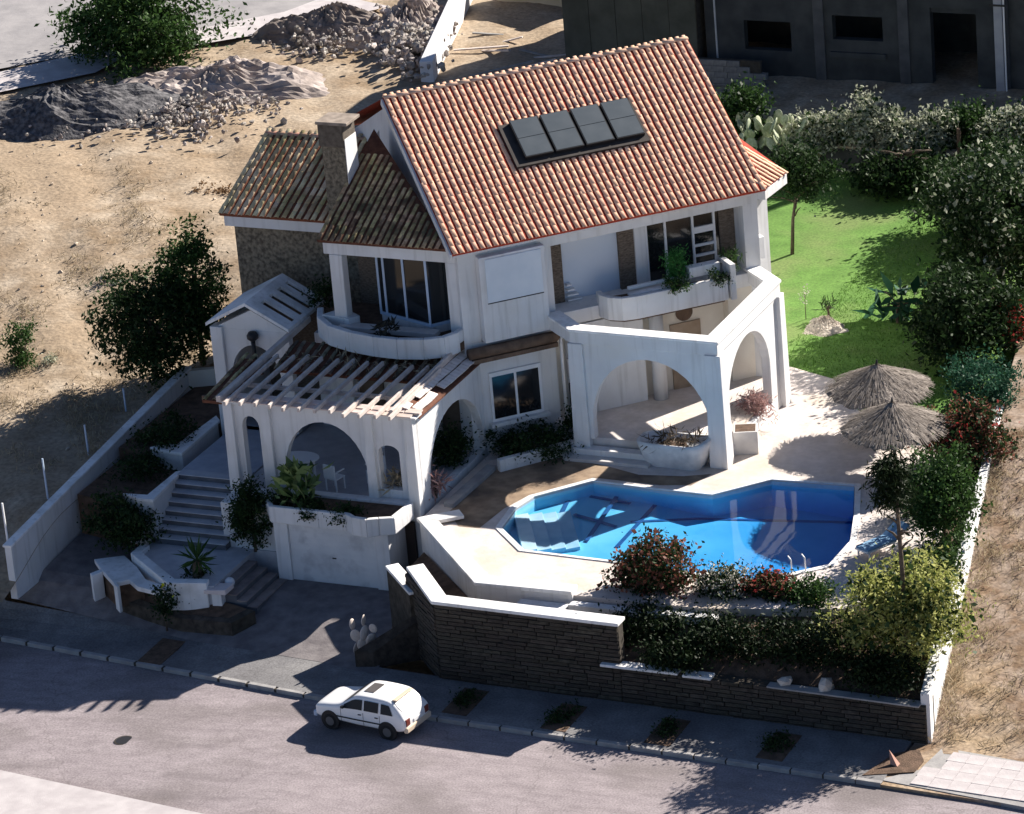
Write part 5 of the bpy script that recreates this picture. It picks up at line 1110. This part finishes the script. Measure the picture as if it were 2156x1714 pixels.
# ================================================================== VEGETATION
VB = lambda px, py, z: tuple(at(px, py, z))
plant('tree', VB(300, 140, 3.0), 'round dense green tree beside the far grey lot', 'tree', (2.9, 2.5, 1.75), 1.75, LEAF, 130, 85, .36, .24, trunk=1.6, tr=.13)
plant('tree', VB(330, 805, 2.2), 'broad dark bushy tree outside the left boundary wall', 'tree', (1.55, 1.4, 1.75), 2.0, LEAFD, 110, 85, .28, .17, trunk=2.2, tr=.1)
plant('tree', VB(428, 765, 2.4), 'taller green tree against the rubble stone wall', 'tree', (1.15, 1.1, 2.0), 2.6, LEAF, 100, 80, .24, .16, trunk=3, tr=.1)
plant('shrub', VB(272, 615, 2.3), 'low dry-green shrub left of the tall tree', 'shrub', (.8, .7, .4), .4, LEAFD, 26, 50, .15, .13)
plant('shrub', VB(52, 792, 1.8), 'young green shrub alone on the dry lot', 'shrub', (.5, .45, .95), 1.0, LEAF, 36, 50, .16, .12, tr=.03)
plant('shrub', VB(105, 790, 1.8), 'small straggly shrub right of the young green one', 'shrub', (.35, .35, .4), .4, LEAFG, 14, 30, .12, .1, tr=.02)
plant('shrub', VB(145, 615, 2.2), 'dry tuft of weeds in the middle of the lot', 'shrub', (.5, .4, .3), .3, LEAFDRY, 14, 40, .12, .12, tr=.02)
plant('shrub', VB(70, 455, 2.6), 'dark brown clump of weeds on the far lot', 'shrub', (.9, .4, .22), .15, leafmat('weed_brown', (.06, .045, .03), (.17, .13, .08)), 16, 40, .12, .12, tr=.02)
plant('shrub', VB(440, 425, 2.7), 'rusty dry bush beside the low tiled roof', 'shrub', (.8, .5, .35), .3, leafmat('weed_rust', (.14, .08, .04), (.30, .19, .10)), 18, 40, .14, .13, tr=.02)
plant('shrub', VB(262, 1150, .75), 'large dark shrub left of the entrance stairs', 'shrub', (1.0, .8, .75), .75, LEAFD, 70, 70, .2, .13)
plant('shrub', VB(350, 930, 2.2), 'dark low shrub on the upper garden terrace', 'shrub', (1.0, 1.2, .3), .28, LEAFD, 36, 60, .16, .12)
plant('shrub', VB(300, 1000, 1.8), 'dark ground shrub on the lower garden terrace', 'shrub', (.95, .9, .3), .25, LEAFD, 34, 60, .16, .12)
plant('shrub', VB(425, 770, 2.3), 'slim sapling by the left wall return', 'shrub', (.3, .3, .5), 1.5, LEAF, 14, 36, .12, .12, tr=.025, trunk=1.6)
plant('climber', VB(538, 1158, LAND), 'dark climber covering the wall between stairs and garage', 'climber', (.62, .42, 1.1), 1.15, LEAFD, 80, 70, .15, .11)
plant('potted_palm', VB(640, 1060, 2.4), 'broad-leaved plant in front of the big porch arch', 'plant', (.42, .38, .42), .75, LEAFB, 12, 12, .18, .42, .45, tr=.03, limbs=7, stem='stem', crown='leaves')
plant('trailing_plant', VB(655, 1090, 2.25), 'left clump trailing over the garage planter', 'plant', (.38, .3, .28), .2, LEAFD, 26, 50, .1, .1, stem='stem', crown='leaves', group='plants trailing over the garage planter')
plant('trailing_plant', VB(728, 1098, 2.25), 'right clump trailing over the garage planter', 'plant', (.42, .3, .28), .2, LEAFD, 28, 50, .1, .1, stem='stem', crown='leaves', group='plants trailing over the garage planter')
plant('trailing_plant', VB(620, 1063, 2.45), 'flat greenery along the back of the garage planter', 'plant', (1.0, .2, .12), .1, LEAFD, 26, 50, .1, .1, stem='stem', crown='leaves')
plant('dry_plant', VB(842, 1040, 2.45), 'pale dried plant below the small porch window', 'plant', (.3, .25, .3), .35, LEAFDRY, 16, 18, .12, .3, .14, stem='stem', crown='leaves')
plant('dry_plant', VB(918, 1045, 2.2), 'pale dried plant behind the porch corner column', 'plant', (.25, .3, .3), .35, LEAFP, 16, 18, .12, .25, .16, stem='stem', crown='leaves')
plant('shrub', VB(948, 975, PORCH), 'dark round bush inside the side arch of the porch', 'shrub', (.6, .55, .5), .5, LEAFD, 46, 60, .16, .12)
y_ = empty('yucca', VB(420, 1235, .6), 'spiky yucca on a thick trunk in the front bed', 'plant'); MB().tube([(0, 0, 0), (0, 0, .45), (.02, 0, .85)], [.2, .16, .12], 10).build('trunk', BARK, y_, smooth=True)
P = np.tile(np.array([[.02, 0, .85]]), (60, 1)); quads_obj('leaves', leaves(P, .55, .10, up=.5), LEAF, y_)
P = np.array([[0, 0, .2]])+rng.normal(0, .14, (260, 3)); quads_obj('skirt', leaves(P, .3, .2, droop=.4), LEAFD, y_)
plant('sapling', VB(352, 1330, .12), 'slender dark sapling with yellow tips before the front bed', 'shrub', (.28, .28, .55), 1.0, LEAFD, 22, 40, .12, .11, extra=[('yellow_tip', leafmat('yellow_tip', (.5, .5, .02), (.7, .65, .05)), .02, .1, .4)], tr=.03)
plant('shrub', VB(405, 1250, .5), 'low green planting at the foot of the yucca', 'shrub', (.6, .4, .3), .25, LEAFD, 24, 50, .12, .1)
# prickly pears
def pads(e, spots, m, size=.21):
    for (x, y, z, a, t, s_) in spots:
        bm = bmesh.new(); bmesh.ops.create_uvsphere(bm, u_segments=12, v_segments=8, radius=1); me = bpy.data.meshes.new('pad'); bm.to_mesh(me); bm.free()
        o = obj('pad', me, m, e, True); o.scale = (size*s_*.8, size*s_*.22, size*s_*1.1); o.location = (x, y, z); o.rotation_euler = (t, random.uniform(-.5, .5), a)
pe = empty('prickly_pear', VB(770, 1385, .15), 'prickly pear with pale sunlit pads at the end of the street wall', 'cactus')
pads(pe, [(0, 0, .12, .3, 0, 1.), (-.03, 0, .40, .6, .2, 1.05), (-.24, 0, .66, .4, .1, .9), (.02, .02, .76, 1.2, -.1, 1.0), (.24, -.02, .60, .9, .3, 1.0), (-.34, .05, .98, 1.4, .0, .8), (.30, .05, .92, .2, .2, .7), (.42, .2, .35, .5, .2, .8), (.3, .1, .15, .9, 0, .9), (-.3, .1, .25, 1.3, .3, .9), (.0, .1, 1.12, 1.5, .1, .75)], CACT)
pe = empty('prickly_pear', VB(1640, 325, 2.6), 'big sunlit prickly pear clump beyond the right end of the roof', 'cactus')
pads(pe, [(random.uniform(-1.5, 1.5), random.uniform(-.6, .6), random.uniform(.15, 1.3), random.uniform(0, 3), random.uniform(-.6, .6), random.uniform(.8, 1.5)) for _ in range(70)], CACTG)
# bed below the lower window, balcony, terrace
plant('shrub', tuple(A(-1.2, .9, 2.12)), 'dark ivy bed below the lower window', 'shrub', (1.25, 1.05, .42), .3, LEAFD, 80, 60, .18, .12)
plant('shrub', tuple(A(.25, .8, 2.2)), 'dark bush in the corner left of the terrace', 'shrub', (.3, .3, .6), .6, LEAFD, 24, 50, .12, .11)
plant('balcony_shrub', tuple(A(4.05, .35, 6.15)), 'feathery bright green shrub on the upper balcony', 'plant', (.32, .3, .55), .65, LEAFV, 34, 50, .1, .11, .3, stem='stem', crown='leaves')
plant('balcony_trailer', tuple(A(3.7, .95, 6.25)), 'dark trailing plant on the balcony planter, left clump', 'plant', (.35, .25, .22), .18, LEAF, 22, 44, .09, .09, stem='stem', crown='leaves', group='trailing plants on the balcony')
plant('balcony_trailer', tuple(A(5.05, 1.0, 6.2)), 'dark trailing plant on the balcony planter, right clump', 'plant', (.32, .28, .3), .1, LEAFD, 22, 44, .1, .09, stem='stem', crown='leaves', group='trailing plants on the balcony')
plant('balcony_shrub', tuple(A(5.75, .4, 6.1)), 'small reed-like plant by the balcony end wall', 'plant', (.25, .2, .35), .45, LEAF, 14, 30, .09, .2, .15, up=1., stem='stem', crown='leaves')
plant('balcony_plant', (-2.4, 3.75, 5.75), 'dark rosette plant hanging over the curved balcony', 'plant', (.28, .3, .2), .3, leafmat('dark_rosette', (.015, .02, .02), (.05, .055, .05)), 8, 12, .12, .35, .3, stem='stem', crown='leaves')
plant('shrub', VB(690, 640, 5.9), 'dark green bush behind the curved balcony', 'shrub', (.45, .5, .5), .2, LEAFD, 24, 50, .14, .12)
plant('dry_shrub', VB(1592, 895, DECK), 'pinkish bare shrub beside the terrace side arch', 'shrub', (.5, .42, .42), .6, LEAFP, 40, 22, .13, .2, .16, tr=.03, limbs=9)
# front shrubs above the street bank
plant('shrub', VB(1378, 1262, 1.75), 'rust-red twiggy shrub at the near pool edge', 'shrub', (1.15, .8, .85), .95, LEAFD, 80, 60, .2, .13, extra=[('rust_leaf', LEAFR, .3, .13, .0)], limbs=14)
plant('shrub', VB(1525, 1268, 1.75), 'shrub dusted with white blossom by the pool edge', 'shrub', (.85, .5, .42), .55, LEAFD, 50, 60, .16, .11, extra=[('blossom', LEAFW, .45, .07, -.3)])
plant('shrub', VB(1615, 1275, 1.75), 'shrub with red flowers between blossom bush and golden conifer', 'shrub', (.75, .5, .42), .5, LEAFD, 50, 60, .16, .11, extra=[('red_flower', LEAFRD, .06, .1, .2), ('rust_leaf', LEAFR, .25, .1, -.2)])
plant('shrub', VB(1710, 1290, 1.75), 'dark green shrub left of the golden conifer', 'shrub', (.8, .6, .5), .5, LEAF, 44, 60, .16, .12)
plant('conifer', VB(1915, 1412, 1.25), 'golden-green bushy conifer by the front corner', 'tree', (1.6, 1.35, 1.45), 1.75, LEAFY, 150, 85, .25, .15, .4, trunk=2.4, tr=.12, extra=[('dark_leaf', LEAFD, .12, .15, None)])
for i, (px, py, rx, ry, rz_, lb) in enumerate([(1360, 1345, 1.1, .8, .5, 'below the rust-red shrub'), (1500, 1370, 1.2, .9, .55, 'below the white blossom bush'), (1630, 1385, 1.2, .9, .6, 'below the red-flowered shrub'), (1760, 1400, 1.1, .9, .75, 'left of the golden conifer trunk'), (1860, 1440, .9, .6, .45, 'above the ledge at the wall corner'), (1420, 1400, .9, .4, .3, 'just behind the lower wall coping')]):
    plant('bank_shrub', VB(px, py, 1.35), 'dark spreading shrub on the bank '+lb, 'shrub', (rx, ry, rz_), rz_*.8, LEAFK, 60, 60, .2, .13, group='dark shrubs covering the bank')  # shadow on the bank comes from the darkened leaf colour
plant('shrub', VB(1968, 1232, 1.85), 'dark green shrub hugging the right garden wall', 'shrub', (.6, .9, .6), .6, LEAF, 46, 60, .17, .12)
# slender tree with hanging foliage at the corner
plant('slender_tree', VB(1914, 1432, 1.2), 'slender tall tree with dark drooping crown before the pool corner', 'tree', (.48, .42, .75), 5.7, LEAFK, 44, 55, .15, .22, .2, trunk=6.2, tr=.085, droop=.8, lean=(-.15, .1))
# right border
plant('shrub', VB(1990, 1155, 2.0), 'large glossy green oleander at the right edge of the deck', 'shrub', (.95, 1.15, 1.5), 1.6, LEAF, 110, 75, .22, .14)
plant('shrub', VB(2030, 985, 2.0), 'bougainvillea with rusty red bracts by the garden wall', 'shrub', (1.1, 1.1, .9), .9, LEAFR, 70, 70, .22, .12, extra=[('red_flower', LEAFRD, .05, .1, .2), ('dark_leaf', LEAFD, .6, .12, None)])
plant('shrub', VB(2070, 880, 2.0), 'teal-green rounded shrub behind the parasols', 'shrub', (1.0, 1.0, 1.0), 1.0, LEAFT, 80, 75, .2, .12)
plant('shrub', VB(1925, 1090, 2.0), 'dark weeping shrub between parasol and oleander', 'shrub', (.75, .7, .7), .7, LEAFD, 50, 60, .18, .14, .2, droop=.6)
plant('tree', VB(2035, 765, 2.0), 'dark leafy tree right of the lawn', 'tree', (1.3, 2.0, 1.2), 1.6, LEAFD, 140, 85, .3, .2, trunk=2, tr=.13)
plant('tree', VB(2110, 640, 2.1), 'tall olive-green tree at the right edge', 'tree', (1.6, 2.4, 2.2), 2.6, LEAFD, 160, 80, .32, .2, trunk=2.6, tr=.14, extra=[('pale_leaf', LEAFG, .06, .16, -.3)])
plant('tree', VB(2080, 480, 2.2), 'far dark tree at the right back of the garden', 'tree', (2.0, 2.0, 1.2), 1.5, LEAFD, 110, 80, .3, .2, trunk=1.5, tr=.14, extra=[('pale_leaf', LEAFG, .05, .16, .0)])
plant('shrub', VB(2135, 740, 2.2), 'shrub with scarlet flowers at the right edge', 'shrub', (.5, .5, .7), .9, LEAFD, 30, 50, .16, .12, extra=[('red_flower', LEAFRD, .25, .12, .0)])
plant('lawn_tree', VB(1668, 535, 2.07), 'slim tree on the lawn with leaning dark trunk', 'tree', (1.2, 1.0, .8), 2.75, LEAFD, 60, 70, .28, .17, trunk=2.4, tr=.07, lean=(.25, .2))
plant('big_leaf_plant', VB(1890, 680, 2.07), 'dark banana-like plant with huge leaves on the lawn edge', 'plant', (.7, .7, .5), .7, LEAFT, 9, 5, .2, .75, .35, tr=.06, stem='stem', crown='leaves')
plant('small_plant', VB(1745, 668, 2.07), 'small spiky plant on the lawn', 'plant', (.2, .2, .25), .35, LEAFD, 8, 12, .08, .25, .12, up=.8, stem='stem', crown='leaves')
plant('flower_stem', VB(1697, 672, 2.07), 'tall thin stem with white flowers on the lawn', 'plant', (.12, .12, .35), .9, LEAFW, 8, 6, .06, .08, tr=.015, limbs=2, stem='stem', crown='flowers')
for i, (px, py, rx, ry, rz_, m, lb) in enumerate([(1560, 300, 1.0, .7, .8, LEAF, 'nearest the roof end'), (1720, 318, .9, .6, .5, LEAFG, 'right of the prickly pear'), (1840, 318, 1.5, .8, .75, LEAFG, 'in the middle of the back row'), (1960, 322, 1.2, .8, .6, LEAFG, 'left of the dark hedge'), (2060, 318, 1.3, .8, .7, LEAF, 'at the dark hedge'), (2150, 325, 1.2, .8, .7, LEAFG, 'at the far right of the back row')]):
    plant('back_shrub', VB(px, py, 2.75), 'bushy shrub behind the garden wall, '+lb, 'shrub', (rx, ry, rz_*1.15), rz_*1.2, m, 60, 60, .22, .16, group='shrubs behind the back wall', extra=[('dark_leaf', LEAFD, .15, .15, None)])
plant('hedge_tree', VB(1905, 405, 2.1), 'dark tree at the back right of the lawn', 'tree', (1.5, .8, .5), .55, LEAFD, 110, 75, .3, .2, trunk=1.5, tr=.12)
for c, w in PITS[:4]:
    plant('pit_plant', (c.x, c.y, WALK), 'low dark weeds in the pavement square, '+w, 'plant', (.32, .55, .12), .1, LEAFD, 22, 26, .09, .09, stem='stem', crown='leaves', group='weeds in the pavement squares', tr=.01)
rock = heap('lawn_rock', 1740, 690, 2.05, .9, .8, .25, .3, mat('pale_rock', (.42, .36, .30), (.54, .48, .41), .9, 2., bump=.5), 'pale flat rock at the edge of the lawn', .12)
rock['category'] = 'rock'
for i, (px, py, s_) in enumerate([(1655, 1438, .2), (1740, 1448, .26)]):
    c = at(px, py, 1.24); rk = rocks('wall_rock', [(c.x, c.y, 1.3)], [s_], mat('pale_rock2', (.55, .47, .40), (.66, .58, .50), .9, 3., bump=.3), ['left', 'right'][i]+' of two pale rocks lying on the wall ledge', 'rock'); del rk['kind']; rk['group'] = 'rocks on the wall ledge'

# ------------------------------------------------------------------ the street falls away to the left
def sstep(x): x = min(1, max(0, x)); return x*x*(3-2*x)
def fall(p): return -.09*max(0, min(16, 2-p.x))*sstep((-2.2-p.y)/4.3)
def slide(p):
    z1 = p.z+fall(p); return CAM+(p-CAM)*((z1-CAM.z)/(p.z-CAM.z))
for o in list(bpy.data.objects):
    if (o.parent is None or o.name.startswith('kerbstone')) and o.type in ('MESH', 'EMPTY'):
        nm = o.name.split('.')[0]
        if nm in ('street', 'pavement', 'kerb', 'kerbstone', 'far_pavement', 'forecourt', 'front_bed', 'front_bed_wall') or (nm == 'tree_pit' and o.data.vertices[0].co.x < 0):
            bm = bmesh.new(); bm.from_mesh(o.data)
            if nm in ('street', 'pavement', 'kerb', 'far_pavement', 'forecourt'):
                for x in np.arange(-15, 2.1, 1.): bmesh.ops.bisect_plane(bm, geom=bm.verts[:]+bm.edges[:]+bm.faces[:], plane_co=(x, 0, 0), plane_no=(1, 0, 0))
                if nm != 'kerb':
                    for y in np.arange(-7.5, -2, .6): bmesh.ops.bisect_plane(bm, geom=bm.verts[:]+bm.edges[:]+bm.faces[:], plane_co=(0, y, 0), plane_no=(0, 1, 0))
            for v_ in bm.verts: v_.co = slide(v_.co)
            bm.to_mesh(o.data); bm.free()
        elif nm in ('front_planter', 'gate_pillar', 'globe_lamp', 'yucca', 'sapling', 'prickly_pear', 'manhole_cover') and o.location.y < 0 or o.get('label', '').startswith('low green planting'):
            o.location = slide(o.location.copy())

# ------------------------------------------------------------------ metres: the plan above is drawn at 1 : 1.154
K = 1.154
for o in list(bpy.data.objects):
    if o.parent is None and o.type in ('MESH', 'EMPTY'):
        o.location = o.location*K; o.scale = o.scale*K
    elif o.type == 'CAMERA': o.location = o.location*K
